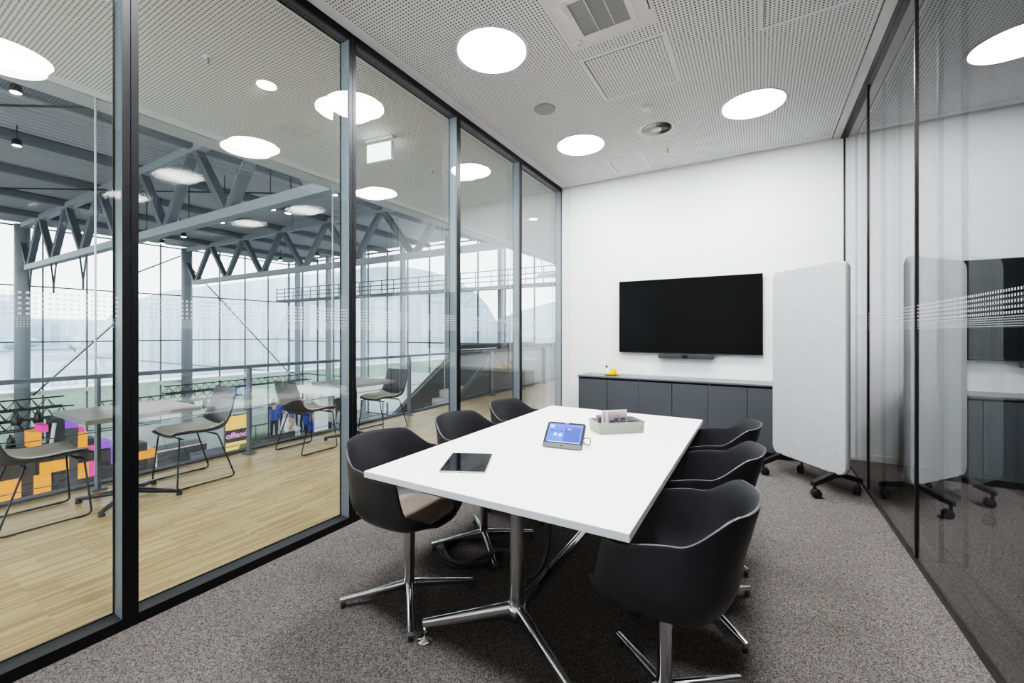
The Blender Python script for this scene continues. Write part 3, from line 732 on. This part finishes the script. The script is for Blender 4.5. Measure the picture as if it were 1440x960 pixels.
# gallery tables
def gallery_table(x, y, label):
    t = thing('cafe_table', label, 'table', (x, y, 0), group='gallery tables')
    MB().box(-.36, .36, -.36, .36, .705, .74, m_tdark, bev=.002).box(-.361, -.36, -.36, .36, .706, .739, m_steel).box(-.36, .36, -.361, -.36, .706, .739, m_steel).build('tabletop', None, t)
    MB().box(-.2, .2, -.03, .03, .685, .705).lathe([(.03, .06), (.03, .69)], 20).build('column', m_sled, t)
    for k in range(4):
        a = PI/4+PI/2*k; d = Vector((math.cos(a), math.sin(a), 0)); 
        lg = MB().tube([d*.02+Vector((0, 0, .075)), d*.15+Vector((0, 0, .055)), d*.36+Vector((0, 0, .03))], [.026, .02, .014], 10).build('leg', m_sled, t)
        MB().lathe([(.022, 0), (.022, .012), (.012, .03)], 14, X=Matrix.Translation(d*.345)).build('glide', m_sled, lg)
    return t
gallery_table(-4.46, 1.43, 'square grey brown gallery table between the two near chairs')
gallery_table(-4.50, 3.70, 'square grey brown gallery table farther along the railing')
def make_sled():
    t = thing('sled_chair', 'x', 'chair', group='gallery sled chairs')
    # side profile, front +y ; seat to back
    prof = [(.235, .437, .20), (.20, .452, .215), (.10, .452, .228), (0, .444, .232), (-.10, .440, .232), (-.17, .450, .230), (-.215, .485, .226), (-.245, .54, .222), (-.27, .62, .218), (-.295, .72, .212), (-.312, .80, .20), (-.318, .825, .185)]
    # refine with smooth interpolation
    P = []
    for i in range(len(prof)-1):
        p0 = prof[max(i-1, 0)]; p1 = prof[i]; p2 = prof[i+1]; p3 = prof[min(i+2, len(prof)-1)]
        for j in range(4):
            u = j/4; P.append(tuple(.5*((2*p1[k])+(-p0[k]+p2[k])*u+(2*p0[k]-5*p1[k]+4*p2[k]-p3[k])*u*u+(-p0[k]+3*p1[k]-3*p2[k]+p3[k])*u**3) for k in range(3)))
    P.append(prof[-1]); rows = []
    for i, (y, z, w) in enumerate(P):
        a, c = P[max(i-1, 0)], P[min(i+1, len(P)-1)]; dy, dz = c[0]-a[0], c[1]-a[1]; l = math.hypot(dy, dz); ny, nz = -dz/l, dy/l   # normal
        if nz < 0 and i < 10: ny, nz = -ny, -nz
        ny, nz = (dz/l, -dy/l)
        mid = math.exp(-((y+.2)/.12)**2)
        rows.append([(w*s_, y+ny*(.03+.035*mid)*abs(s_)**3, z+nz*(.03+.035*mid)*abs(s_)**3) for s_ in [k/8 for k in range(-8, 9)]])
    b = MB(); b.grid(rows); sh = b.build('shell', m_sshell, t); solidify(sh, .009, 0)
    rows2 = [[(x*.86, y, z+.014) for x, y, z in r] for r in rows[2:23]]
    b = MB(); b.grid(rows2); pd = b.build('seat_pad', m_spad, t); solidify(pd, .014, 0)
    for sx in (-1, 1):
        x = sx*.245
        p = fillet([(sx*.12, .17, .432), (sx*.205, .20, .428), (x, .232, .008), (x, -.232, .008), (sx*.205, -.10, .425), (sx*.12, -.08, .43)], .035)
        lg = MB().tube(p, .0065, 8).build('sled_leg', m_sled, t)
        for y in (.17, -.17): MB().box(x-.01, x+.01, y-.025, y+.025, 0, .012, bev=.003).build('glide', m_sled, lg)
    MB().tube([(-.2, .17, .425), (.2, .17, .425)], .006, 8).tube([(-.2, -.09, .422), (.2, -.09, .422)], .006, 8).build('crossbar', m_sled, t)
    return t
sl = make_sled()
for i, (x, y, rz_, lb) in enumerate(((-4.57, .93, 0, 'black sled base chair cut by the left picture edge'), (-4.56, 1.93, PI, 'black sled base chair right of the near black frame, facing left'), (-4.59, 3.09, 0, 'black sled base chair with back to us, around the white canopy'), (-4.6, 4.28, PI, 'black sled base chair nearest the stairs, facing left'))):
    o = sl if i == 0 else dup(sl)
    o.location = (x, y, 0); o.rotation_euler = (0, 0, rz_); o['label'] = lb

# staircase rising from the hall floor to the gallery, beyond the railing
t = thing('staircase', 'dark steel staircase with pale steps rising behind the gallery railing', 'staircase', (0, 0, 0))
SY = lambda z: 7.57+(z+.28)/.62
for k in range(23):
    z = -3.8+.1652*(k+1); y = SY(z)-.13
    MB().box(-6.6, -5.42, y, y+.30, z-.17, z).build('step', m_step, t)
X = Matrix(((0, 0, 1, 0), (1, 0, 0, 0), (0, 1, 0, 0), (0, 0, 0, 1)))    # (y,z) polygons extruded in x
def cheek(x0, x1, name):
    lo = lambda z: SY(z)-1.05
    MB().prism([(lo(-3.7), -3.8), (lo(-3.7)+1.6, -3.8), (8.9, -.36), (12.9, -.36), (12.9, 1.03), (8.75, 1.03)], x0, x1, X=X).build(name, m_cheek, t)
    MB().prism([(lo(-3.7), -3.75), (8.75, 1.03), (12.9, 1.03), (12.9, 1.07), (8.72, 1.07), (lo(-3.7)-.02, -3.72)], x0-.01, x1+.01, X=X).build('cheek_edge', m_steel2, t)
cheek(-5.42, -5.37, 'near_cheek'); cheek(-6.66, -6.60, 'far_cheek')
MB().box(-6.6, -5.42, 8.02, 12.9, -.3, 0).build('landing', m_step, t)
for x in (-5.46, -6.56): MB().tube([(x, 2.6, -2.5), (x, 8.6, .93), (x, 12.8, .93)], .018, 10).build('handrail', m_satin, t)

# ------------------------------------------------------------------ the big hall
struct(MB().box(XH, XG+1.0, -14, YH, ZH-.2, ZH).build('hall_floor', M('hall_floor_grey', (104, 110, 110), .5, var=.05, scale=1.5)))
b = MB(); p = .25; n = int((XG-.4-XH)/p); row = []
for k in range(n):
    x = XH+p*k
    row += [(x, ZR), (x+.09, ZR), (x+.125, ZR+.07), (x+.215, ZR+.07)]
row.append((XH+p*n, ZR))
b.grid([[(x, -14, z) for x, z in row], [(x, YH, z) for x, z in row]], smooth=False)
rf = struct(b.build('hall_roof', m_roof)); solidify(rf, .02, 1)
NODE = [-28.45+3.41*k for k in range(8)]
def truss(y, label):
    t = thing('roof_truss', label, 'truss', (0, y, 0), group='hall roof trusses')
    MB().box(-29.9, -5.0, -.11, .11, 6.2, 6.42).build('top_chord', m_steel, t)
    MB().box(-28.7, -5.0, -.12, .12, 4.21, 4.44).build('bottom_chord', m_steel, t)
    for x in NODE:
        for sx in (-1, 1):
            b = MB(); b.bar((x+sx*.1, 0, 4.42), (x+sx*1.62, 0, 6.25), .2, .2, m_steel2, up=(0, 1, 0)); b.bar((x+sx*.1-.09*sx, -.105, 4.42), (x+sx*1.62-.09*sx, -.105, 6.25), .01, .03, m_steel, up=(0, 1, 0)); b.build('brace', m_steel2, t)
    return t
TY = [-.98, 5.573, 12.124]
for y, lb in zip(TY, ('grey steel roof truss at the far left, mostly outside the frame', 'grey steel lattice roof truss crossing the near panes', 'grey steel lattice roof truss farther back in the hall')): truss(y, lb)
for k in range(7):
    x = -26.75+3.41*k
    tag(MB().box(x-.11, x+.11, -13, YH-.1, 6.3, 6.52).build('roof_purlin', m_steel2), 'dark steel beam below the hall roof, number %s from the far glass front' % ('one', 'two', 'three', 'four', 'five', 'six', 'seven')[k], 'beam', 'hall roof beams')
for i, y in enumerate(TY):
    tag(MB().lathe([(.26, ZH), (.26, 6.4)], 24).build('steel_column', m_steel, None, (-29.6, y, 0)), ('round grey steel column of the left truss at the glass front', 'round grey steel column carrying the near truss at the glass front', 'round grey steel column carrying the farther truss at the glass front')[i], 'column', 'hall columns')
for i in range(7):
    x = -28.45+3.41*i
    tag(MB().box(x-.1, x+.1, YH-.5, YH-.2, ZH, ZR).build('facade_post', m_steel, None), 'grey steel post of the rear glass front, %s from the hall corner' % ('first', 'second', 'third', 'fourth', 'fifth', 'sixth', 'seventh')[i], 'post', 'rear facade posts')
# glass fronts
b = MB()
for k in range(22): y = -14+1.56*k+.03; b.box(XH-.05, XH+.05, y-.025, y+.025, ZH, ZR)
for z in (ZH+.1, .93, 3.6, 6.4): b.box(XH-.05, XH+.05, -14, YH, z-.03, z+.03)
b.box(XH-.1, XH+.12, -14, YH, -1.62, -1.42, m_white)
fr = struct(b.build('window_13', m_steel2))
MB().add([(XH, -14, ZH), (XH, YH, ZH), (XH, YH, ZR), (XH, -14, ZR)], [[0, 1, 2, 3]]).build('pane', m_glassF, fr)
b = MB()
for k in range(16): x = -30.1+1.705*k; b.box(x-.03, x+.03, YH-.05, YH+.05, ZH, ZR)
for z in (ZH+.1, -1.55, .8, 6.4): b.box(XH, XG+2, YH-.05, YH+.05, z-.035, z+.035)
fr = struct(b.build('window_14', m_steel2))
MB().add([(XH, YH, ZH), (XG+2.5, YH, ZH), (XG+2.5, YH, ZR), (XH, YH, ZR)], [[0, 1, 2, 3]]).build('pane', m_glassF, fr)
# catwalk along the rear front
t = thing('catwalk', 'grey steel maintenance catwalk along the rear glass front', 'catwalk', (0, YH-.95, 0))
MB().box(-29.5, -7, -.35, .35, 3.55, 3.68).build('deck', m_steel2, t)
for z in (4.42, 4.14, 3.9): MB().box(-29.5, -7, -.37, -.33, z-.025, z+.025).build('rail', m_steel2, t)
for k in range(24): MB().box(-29.4+.95*k-.02, -29.4+.95*k+.02, -.37, -.33, 3.6, 4.42).build('baluster', m_steel2, t)
for a, c_, lb in (((-29.8, 8.926, 1.9), (-29.8, 5.95, -1.6), 'thin diagonal tension brace across the glass front, left of the black frame'), ((-29.8, 12.55, 5.2), (-29.8, 18.6, -1.5), 'long thin diagonal tension brace across the glass front, right of the black frame'), ((-29.75, 9.0, 4.2), (-29.7, 11.86, 5.95), 'short diagonal tension brace rising to the farther column')):
    tag(MB().tube([a, c_], .035, 8).build('tension_brace', m_steel2), lb, 'brace', 'hall tension braces')
for i, (a, c_) in enumerate((((-29, -.98, 6.2), (-19, 5.5, 6.2)), ((-19, -.98, 6.2), (-9, 5.5, 6.2)), ((-19, 5.6, 6.2), (-9, 12.1, 6.2)), ((-9, 5.6, 6.2), (-19, 12.1, 6.2)))):
    tag(MB().tube([a, c_], .025, 6).build('roof_cable', m_sled), 'thin dark diagonal bracing cable under the hall roof, %s' % ('far left bay', 'near left bay', 'middle bay slanting away', 'middle bay slanting back')[i], 'cable', 'roof bracing cables')
# hanging chain slings below the near truss
for i, x in enumerate((-28.45, -25.04, -21.63)):
    tag(MB().tube([(x-.35, 5.573, 4.25), (x, 5.573, 3.3), (x+.35, 5.573, 4.25)], .03, 6).tube([(x, 5.573, 3.35), (x, 5.573, 3.0)], .035, 6).build('chain_sling', m_steel2), 'chain sling hanging from the near truss, %s from its column' % ('first', 'second', 'third')[i], 'sling', 'chain slings')
# hall spotlights
sp = [(-9.4, 7.1, 4.9), (-12.06, 7.05, 4.9), (-12.03, 7.5, 4.9), (-14.88, 7.06, 4.9), (-17.5, 6.97, 4.9), (-18.3, 7.4, 4.9), (-20.4, 7.0, 4.9), (-20.33, 7.5, 4.9), (-17.55, 12.34, 4.9), (-20.1, 12.15, 4.9), (-12.387, 2.247, 6.0), (-15.87, 2.9, 6.0)]
t0 = None
for i, (x, y, z) in enumerate(sp):
    if t0 is None:
        t0 = thing('spotlight', 'small bright hall spotlight under the roof', 'spotlight', (x, y, z), group='hall spotlights')
        MB().lathe([(.085, .0), (.09, .02), (.08, .13), (.04, .17)], 16).build('housing', m_sled, t0)
        MB().lathe([(.078, -.004), (.078, .004)], 16).build('lens', m_spot, t0)
        MB().tube([(0, 0, .16), (0, 0, .5)], .012, 6).build('hanger', m_sled, t0)
        t = t0
    else: t = dup(t0, loc=(x, y, z))
for i, (x0, x1, y, z) in enumerate(((-21.2, -19.6, 7.25, 5.15), (-18.6, -17.2, 7.2, 5.15), (-15.4, -14.2, 7.3, 5.15), (-12.7, -11.3, 7.25, 5.15))):
    tag(MB().box(x0, x1, y-.05, y+.05, z, z+.08).tube([(x0+.2, y, z), (x0+.2, y, ZR)], .015, 6).tube([(x1-.2, y, z), (x1-.2, y, ZR)], .015, 6).build('light_bar', m_sled), 'dark hanging spotlight bar beyond the near truss, %s from the glass front' % ('first', 'second', 'third', 'fourth')[i], 'light bar', 'hanging light bars')

# stage scenery below the gallery
m_stage = M('black_scenery', (38, 38, 42), .6); m_stage2 = M('dark_grey_scenery', (66, 68, 74), .6)
oz = ((0, (255, 178, 84)), (1, (255, 120, 60)))
def og(n, c): return M(n, c, .5, emit=c, es=.16, var=.06, scale=2)  # faint glow put into the colour of panels, banner print and lettering
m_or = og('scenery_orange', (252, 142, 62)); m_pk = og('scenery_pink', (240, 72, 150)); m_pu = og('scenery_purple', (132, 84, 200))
t = thing('stage_set', 'black stage wall with glowing orange, pink and purple panels', 'stage set', (-12, 0, 0))
MB().box(-.4, 0, .9, 3.3, ZH, -.84).build('wall_block', m_stage, t)
MB().box(-.4, 0, 3.3, 4.15, ZH, -1.12).build('wall_block', m_stage, t)
MB().box(-.4, .02, 2.65, 2.82, ZH, -.32).build('tower', m_stage, t)
MB().box(-.4, .01, 2.82, 3.01, ZH, -.55).build('tower', m_stage2, t)
for (y0, y1, z0, z1, m) in ((2.36, 2.50, -.84, -.54, m_or), (2.49, 2.59, -.56, -.43, m_pk), (2.82, 3.01, -.55, -.42, m_pu), (3.01, 3.15, -1.06, -.67, m_or), (3.02, 3.1, -.67, -.58, m_pk), (3.15, 3.27, -1.09, -.97, m_pk), (3.30, 3.52, -1.08, -.93, m_pu), (3.52, 3.61, -1.45, -1.07, m_pu), (2.48, 2.88, -1.37, -1.15, m_or), (2.40, 2.63, -1.75, -1.37, m_or), (1.7, 2.24, -1.80, -1.36, m_or), (3.01, 3.17, -1.62, -1.30, m_or), (3.17, 3.27, -1.63, -1.30, m_pk), (3.98, 4.30, -1.48, -1.30, m_or)):
    MB().box(-.38, .035, y0, y1, z0, z1).build('colour_panel', m, t)
t = thing('stage_deck', 'dark grey stage deck with white edges beside the orange panels', 'stage deck', (-12, 4.3, ZH))
MB().box(-.6, 0, 0, 1.05, 0, -1.38-ZH).build('deck_block', M('deck_grey', (74, 78, 86), .6), t)
MB().box(0, .02, 0, .025, .8, -1.38-ZH).box(0, .02, 0, 1.05, -1.40-ZH, -1.375-ZH).build('white_edge', m_white, t)
tag(MB().tube([(-11.9, 2.61, -.86), (-11.9, 2.66, -.40)], .03, 8).build('scenery_pillar', m_conc), 'thin pale pillar beside the black scenery tower', 'pillar')
# lattice lighting trusses
def lattice(y0, y1, x, z, label):
    t = thing('lighting_truss', label, 'lighting truss', (x, y0, z), group='lattice lighting trusses'); L = y1-y0
    for dx, dz in ((-.12, 0), (.12, 0), (0, .2)): MB().tube([(dx, 0, dz), (dx, L, dz)], .017, 6).build('chord', m_sled, t)
    b = MB(); k = 0; st = .22
    while k*st < L-st:
        a = k*st; b.tube([(-.12, a, 0), (0, a+st/2, .2), (-.12, a+st, 0)], .009, 5); b.tube([(.12, a, 0), (0, a+st/2, .2), (.12, a+st, 0)], .009, 5); k += 1
    b.build('lacing', m_sled, t)
lattice(-1.5, 3.05, -13, -.2, 'topmost black lattice lighting truss left of the gallery table'); lattice(-1.5, 3.2, -13, -.42, 'middle black lattice lighting truss below the topmost one'); lattice(-1.5, 2.75, -13, -.62, 'lowest black lattice lighting truss above the stage set')
lattice(3.4, 6.4, -12.5, -.35, 'lattice lighting truss behind the second gallery chair'); lattice(5.2, 9.5, -14, -.3, 'lattice lighting truss around the white canopy')
for i, (y, z) in enumerate(((2.32, -.35), (2.62, -.35), (2.25, -.79), (1.9, -.79), (3.0, -.59), (5.35, -.52), (5.65, -.52), (6.1, -.52))):
    if i == 0:
        s0_ = thing('stage_light', 'small black stage spotlight on the lattice trusses', 'stage light', (-12.75, y, z), group='stage lights')
        MB().lathe([(.06, -.12), (.075, -.1), (.06, .06), (.03, .1)], 14).build('lamp_body', m_sled, s0_)
        MB().tube([(-.08, 0, 0), (-.08, 0, .14), (.08, 0, .14), (.08, 0, 0)], .012, 6).build('yoke', m_sled, s0_)
    else: dup(s0_, loc=(-12.75, y, z))
# festival banner
t = thing('banner', 'orange banner with pink lettering on a black band', 'banner', (-11, 5.3, -1.7))
MB().box(-.08, 0, 0, .5, 0, 1.06).build('board', m_stage2, t)
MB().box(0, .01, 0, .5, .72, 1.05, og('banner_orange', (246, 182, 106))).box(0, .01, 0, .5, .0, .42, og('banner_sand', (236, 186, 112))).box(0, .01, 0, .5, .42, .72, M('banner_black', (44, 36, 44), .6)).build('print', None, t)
XT = Matrix(((0, 0, 1, .013), (1, 0, 0, .25), (0, 1, 0, .58), (0, 0, 0, 1)))
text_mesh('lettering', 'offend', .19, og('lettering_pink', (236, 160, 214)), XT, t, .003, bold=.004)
MB().lathe([(.11, 0), (.09, .004)], 20, X=Matrix(((0, 0, 1, .011), (1, 0, 0, .40), (0, 1, 0, .22), (0, 0, 0, 1)))).lathe([(.1, 0), (.08, .004)], 20, X=Matrix(((0, 0, 1, .011), (1, 0, 0, .12), (0, 1, 0, .0), (0, 0, 0, 1)))).box(.011, .015, .34, .49, .02, .22).box(.011, .015, .03, .22, -.02, .05).build('bush_print', M('banner_green', (104, 112, 56), .7), t)
struct_b = MB().box(-.06, .0, .02, .48, ZH+1.7, 0); struct_b.build('support', m_stage, t)
t = thing('side_panel', 'plain grey blue panel left of the orange banner', 'panel', (-11, 4.6, ZH)); MB().box(-.1, 0, 0, .7, 0, 2.45).build('board', M('panel_grey', (92, 96, 108), .6), t)
t = thing('glass_booth', 'grey green glass booth right of the orange banner', 'booth', (-11.2, 5.93, ZH))
MB().box(-.7, 0, 0, .52, 0, 3.05, M('booth_green', (126, 146, 142), .3)).build('booth_body', None, t)
MB().box(0, .015, .18, .19, .3, 2.8).box(0, .015, 0, .52, 2.76, 2.79).box(0, .02, .5, .53, 0, 3.1).build('booth_frame', m_sled, t)
t = thing('black_banner', 'black banner with pale lower strip and red lettering below the booth', 'banner', (-10.9, 5.9, ZH))
MB().box(-.05, 0, 0, 1.1, 0, 2.5).build('board', m_stage, t)
MB().box(0, .01, .03, .55, 1.7, 1.98).build('pale_strip', M('strip_grey', (140, 146, 164), .6), t)
MB().box(.01, .014, .06, .5, 1.72, 1.75).box(.01, .014, .3, .48, 1.78, 1.80).build('red_lettering', M('strip_red', (196, 92, 110), .6), t)
# white canopies and the crowd
t = thing('canopy', 'white flat canopy roof on square posts among the crowd', 'canopy', (-11.3, 12.1, ZH))
MB().box(-2.9, 2.9, -2.9, 2.9, 3.05, 3.3).build('canopy_roof', m_white, t)
for (x, y) in ((-2.0, -2.6), (2.3, -2.6), (-2.0, 2.3), (2.3, 2.3)): MB().box(x-.16, x+.16, y-.16, y+.16, 0, 3.05).build('post', m_white, t)
def make_person(k, shirt, trousers):
    """one continuous skinned body: legs, trunk, arms, neck, head"""
    me = bpy.data.meshes.new('person'); s_ = .08*math.sin(k*1.7); w = .12*math.cos(k*2.3)
    V = [(0, 0, .95), (0, 0, 1.2), (0, .0, 1.42), (0, 0, 1.5), (.0, .02, 1.58), (0, .02, 1.72),
         (.09, 0, .9), (.1, s_, .5), (.1, s_*.6-.02, .08), (.1, s_*.6+.12, .03), (-.09, 0, .9), (-.1, -s_, .5), (-.1, -s_*.6-.02, .08), (-.1, -s_*.6+.12, .03),
         (.19, 0, 1.4), (.24, .03+w*.3, 1.13), (.22, .16+w, .92), (-.19, 0, 1.4), (-.24, .03-w*.3, 1.13), (-.22, .14-w, .94)]
    E = [(0, 1), (1, 2), (2, 3), (3, 4), (4, 5), (0, 6), (6, 7), (7, 8), (8, 9), (0, 10), (10, 11), (11, 12), (12, 13), (2, 14), (14, 15), (15, 16), (2, 17), (17, 18), (18, 19)]
    Rr = [.15, .15, .15, .06, .09, .085, .09, .065, .045, .035, .09, .065, .045, .035, .06, .045, .035, .06, .045, .035]
    me.from_pydata(V, E, []); o = bpy.data.objects.new('person', me); COL.objects.link(o)
    md = o.modifiers.new('skin', 'SKIN'); md.use_smooth_shade = True
    for i, r in enumerate(Rr): me.skin_vertices[0].data[i].radius = (r*1.1, r*.85) if i < 3 else (r, r)
    me.skin_vertices[0].data[0].use_root = True
    sb = o.modifiers.new('sub', 'SUBSURF'); sb.levels = 1; sb.render_levels = 1
    tt = NT('clothes_%d' % k); P, oo = tt.pos()
    cr = tt.n('ShaderNodeValToRGB'); tt.l(tt.math('DIVIDE', oo[2], 1.85), cr.inputs[0]); cr.color_ramp.interpolation = 'CONSTANT'
    el = cr.color_ramp.elements; el[0].position = 0; el[0].color = srgb((40, 36, 34)); el[1].position = .05; el[1].color = srgb(trousers)
    for ps, c in ((.52, shirt), (.81, (205, 160, 135)), (.94, (70, 52, 42))): e_ = el.new(ps); e_.color = srgb(c)
    me.materials.append(tt.surf(tt.bsdf(Base_Color=cr.outputs[0], Roughness=.8).outputs[0]))
    return o
names = {(58, 98, 180): 'blue', (228, 230, 232): 'white', (36, 38, 44): 'black', (120, 150, 200): 'light blue'}
kinds = [((58, 98, 180), (40, 44, 60)), ((36, 38, 44), (30, 32, 38)), ((228, 230, 232), (60, 80, 130)), ((120, 150, 200), (36, 40, 50))]
protos = [make_person(k, *kinds[k]) for k in range(4)]
xy = [(-18.77, 11.84), (-22.23, 13.05), (-15.91, 10.1), (-15.83, 12.74), (-14.6, 10.4), (-20.28, 14.52), (-19.59, 13.53), (-17.54, 13.07), (-14.2, 8.8), (-20.55, 13.62), (-21.56, 14.52), (-13.0, 10.4), (-15.5, 11.07), (-16.56, 11.38), (-20.48, 15.75), (-16.9, 13.2), (-21.62, 13.0), (-15.1, 9.5), (-17.66, 10.99), (-22.25, 14.37), (-15.0, 12.2), (-17.87, 12.1), (-18.42, 12.87), (-16.57, 10.45), (-20.12, 11.84), (-16.9, 12.07)]
for i, (x, y) in enumerate(xy):
    k = (0, 1, 2, 0, 3, 0, 1, 2)[i % 8]
    o = protos[k] if protos[k].get('label') is None else dup(protos[k])
    o.location = (x, y, ZH); o.rotation_euler = (0, 0, random.uniform(0, 6.28))
    tag(o, 'person in %s top standing in the small crowd around the white canopy' % names[kinds[k][0]], 'person', 'crowd in %s tops' % names[kinds[k][0]])
# a duct and lamp arm below the gallery ceiling at the far end
t = thing('hanging_duct', 'slim grey box hung from rods at the far gallery end', 'duct', (-6.0, 12.6, 3.25))
MB().box(-.3, .35, -.12, .12, -.06, .06).build('box', m_bulk, t); MB().tube([(-.2, 0, .06), (-.2, 0, .6)], .012, 6).build('hanger', m_rail, t)

# ------------------------------------------------------------------ outdoors beyond the hall; distance haze is mixed into the pale colours
m_lawn = M('lawn_green', (112, 122, 106), .95, var=.2, scale=.6)
struct(MB().box(-56, XH-.1, -120, 160, -4.3, -4.0).build('lawn', m_lawn))
struct(MB().box(-61, -56, -160, 220, -4.3, -3.98).build('road', M('pale_road', (214, 216, 216), .9)))
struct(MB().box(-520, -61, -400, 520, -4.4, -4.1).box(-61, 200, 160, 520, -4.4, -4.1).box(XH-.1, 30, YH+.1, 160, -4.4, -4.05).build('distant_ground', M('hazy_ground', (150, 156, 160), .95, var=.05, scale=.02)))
def arch(cx_, cy_, w, hgt, ln, rz_, label, c):
    X = Matrix.Translation((cx_, cy_, -4)) @ Matrix.Rotation(rz_, 4, 'Z')
    pr_ = [(-w/2*math.cos(PI*k/28), hgt*math.sin(PI*k/28)**.8) for k in range(29)]
    t = thing('hangar', label, 'building', (0, 0, 0))
    b = MB(); b.grid([[X @ Vector((x, -ln/2, z)) for x, z in pr_], [X @ Vector((x, ln/2, z)) for x, z in pr_]]); b.build('roof', M('hazy_hangar_roof', c, .7), t)
    b = MB()
    for y in (-ln/2, ln/2): b.add([X @ Vector((x, y, z)) for x, z in pr_], [list(range(len(pr_)))])
    b.build('gable', M('hazy_hangar_wall', tuple(int(v*1.03) for v in c), .8), t)
arch(-95, 66, 62, 18.5, 70, PI/2, 'huge hazy pale grey hall with curved roof beyond the glass front', (166, 175, 182))
arch(-8, 104, 100, 14, 46, 0, 'hazy pale grey curved roof hall behind the rear glass front', (170, 179, 187))
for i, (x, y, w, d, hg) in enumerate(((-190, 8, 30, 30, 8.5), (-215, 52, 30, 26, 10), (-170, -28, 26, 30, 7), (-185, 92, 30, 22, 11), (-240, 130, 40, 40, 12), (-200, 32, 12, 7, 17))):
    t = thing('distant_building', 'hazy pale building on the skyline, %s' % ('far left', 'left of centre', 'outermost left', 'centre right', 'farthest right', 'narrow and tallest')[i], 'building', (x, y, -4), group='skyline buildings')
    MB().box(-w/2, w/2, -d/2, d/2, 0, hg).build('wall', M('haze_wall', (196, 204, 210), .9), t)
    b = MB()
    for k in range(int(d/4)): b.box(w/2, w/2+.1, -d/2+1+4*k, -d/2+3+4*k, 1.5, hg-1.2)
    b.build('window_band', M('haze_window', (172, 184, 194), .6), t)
tr = None
for i in range(9):
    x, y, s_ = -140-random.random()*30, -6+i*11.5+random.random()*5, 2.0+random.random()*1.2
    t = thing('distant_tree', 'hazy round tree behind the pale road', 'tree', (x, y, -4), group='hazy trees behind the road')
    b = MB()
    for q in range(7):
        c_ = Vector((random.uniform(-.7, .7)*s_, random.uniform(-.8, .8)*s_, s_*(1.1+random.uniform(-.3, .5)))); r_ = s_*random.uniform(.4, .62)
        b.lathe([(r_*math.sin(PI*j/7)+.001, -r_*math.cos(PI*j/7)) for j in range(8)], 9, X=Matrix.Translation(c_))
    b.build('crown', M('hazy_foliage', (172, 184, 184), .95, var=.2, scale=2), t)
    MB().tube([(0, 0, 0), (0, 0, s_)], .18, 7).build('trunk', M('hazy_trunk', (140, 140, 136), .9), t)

# ------------------------------------------------------------------ light, world, camera
w = bpy.data.worlds.new('overcast'); sc.world = w; w.use_nodes = True; nt = w.node_tree; nt.nodes.clear()
o = nt.nodes.new('ShaderNodeOutputWorld'); bg = nt.nodes.new('ShaderNodeBackground'); tc = nt.nodes.new('ShaderNodeTexCoord'); sx = nt.nodes.new('ShaderNodeSeparateXYZ'); cr = nt.nodes.new('ShaderNodeValToRGB')
nz = nt.nodes.new('ShaderNodeTexNoise'); nz.inputs['Scale'].default_value = 3; nz.inputs['Detail'].default_value = 4
mx = nt.nodes.new('ShaderNodeMix'); mx.data_type = 'RGBA'; mx.inputs[0].default_value = .15
nt.links.new(tc.outputs['Generated'], sx.inputs[0]); nt.links.new(tc.outputs['Generated'], nz.inputs['Vector']); nt.links.new(sx.outputs[2], cr.inputs[0])
cr.color_ramp.elements[0].position = 0; cr.color_ramp.elements[0].color = (1, 1.0, 1.0, 1); cr.color_ramp.elements[1].position = .6; cr.color_ramp.elements[1].color = (.78, .86, .95, 1)
nt.links.new(cr.outputs[0], mx.inputs[6]); nt.links.new(nz.outputs['Fac'], mx.inputs[7]); nt.links.new(mx.outputs[2], bg.inputs[0]); bg.inputs[1].default_value = 2.3
nt.links.new(bg.outputs[0], o.inputs[0])
cd = bpy.data.cameras.new('camera'); cam = bpy.data.objects.new('camera', cd); COL.objects.link(cam)
cam.location = (0, 0, 1.36); cam.rotation_euler = (PI/2, 0, math.radians(30.186))
cd.sensor_width = 36; cd.lens = 595.43/1440*36; cd.shift_y = -(480-468.16)/1440; cd.clip_start = .05; cd.clip_end = 1500
sc.camera = cam
sc.view_settings.view_transform = 'Filmic'; sc.view_settings.look = 'High Contrast'; sc.view_settings.exposure = 1.15
sc.cycles.max_bounces = 10; sc.cycles.diffuse_bounces = 5; sc.cycles.glossy_bounces = 6; sc.cycles.transparent_max_bounces = 24; sc.cycles.use_denoising = True
sc.cycles.caustics_reflective = False; sc.cycles.caustics_refractive = False
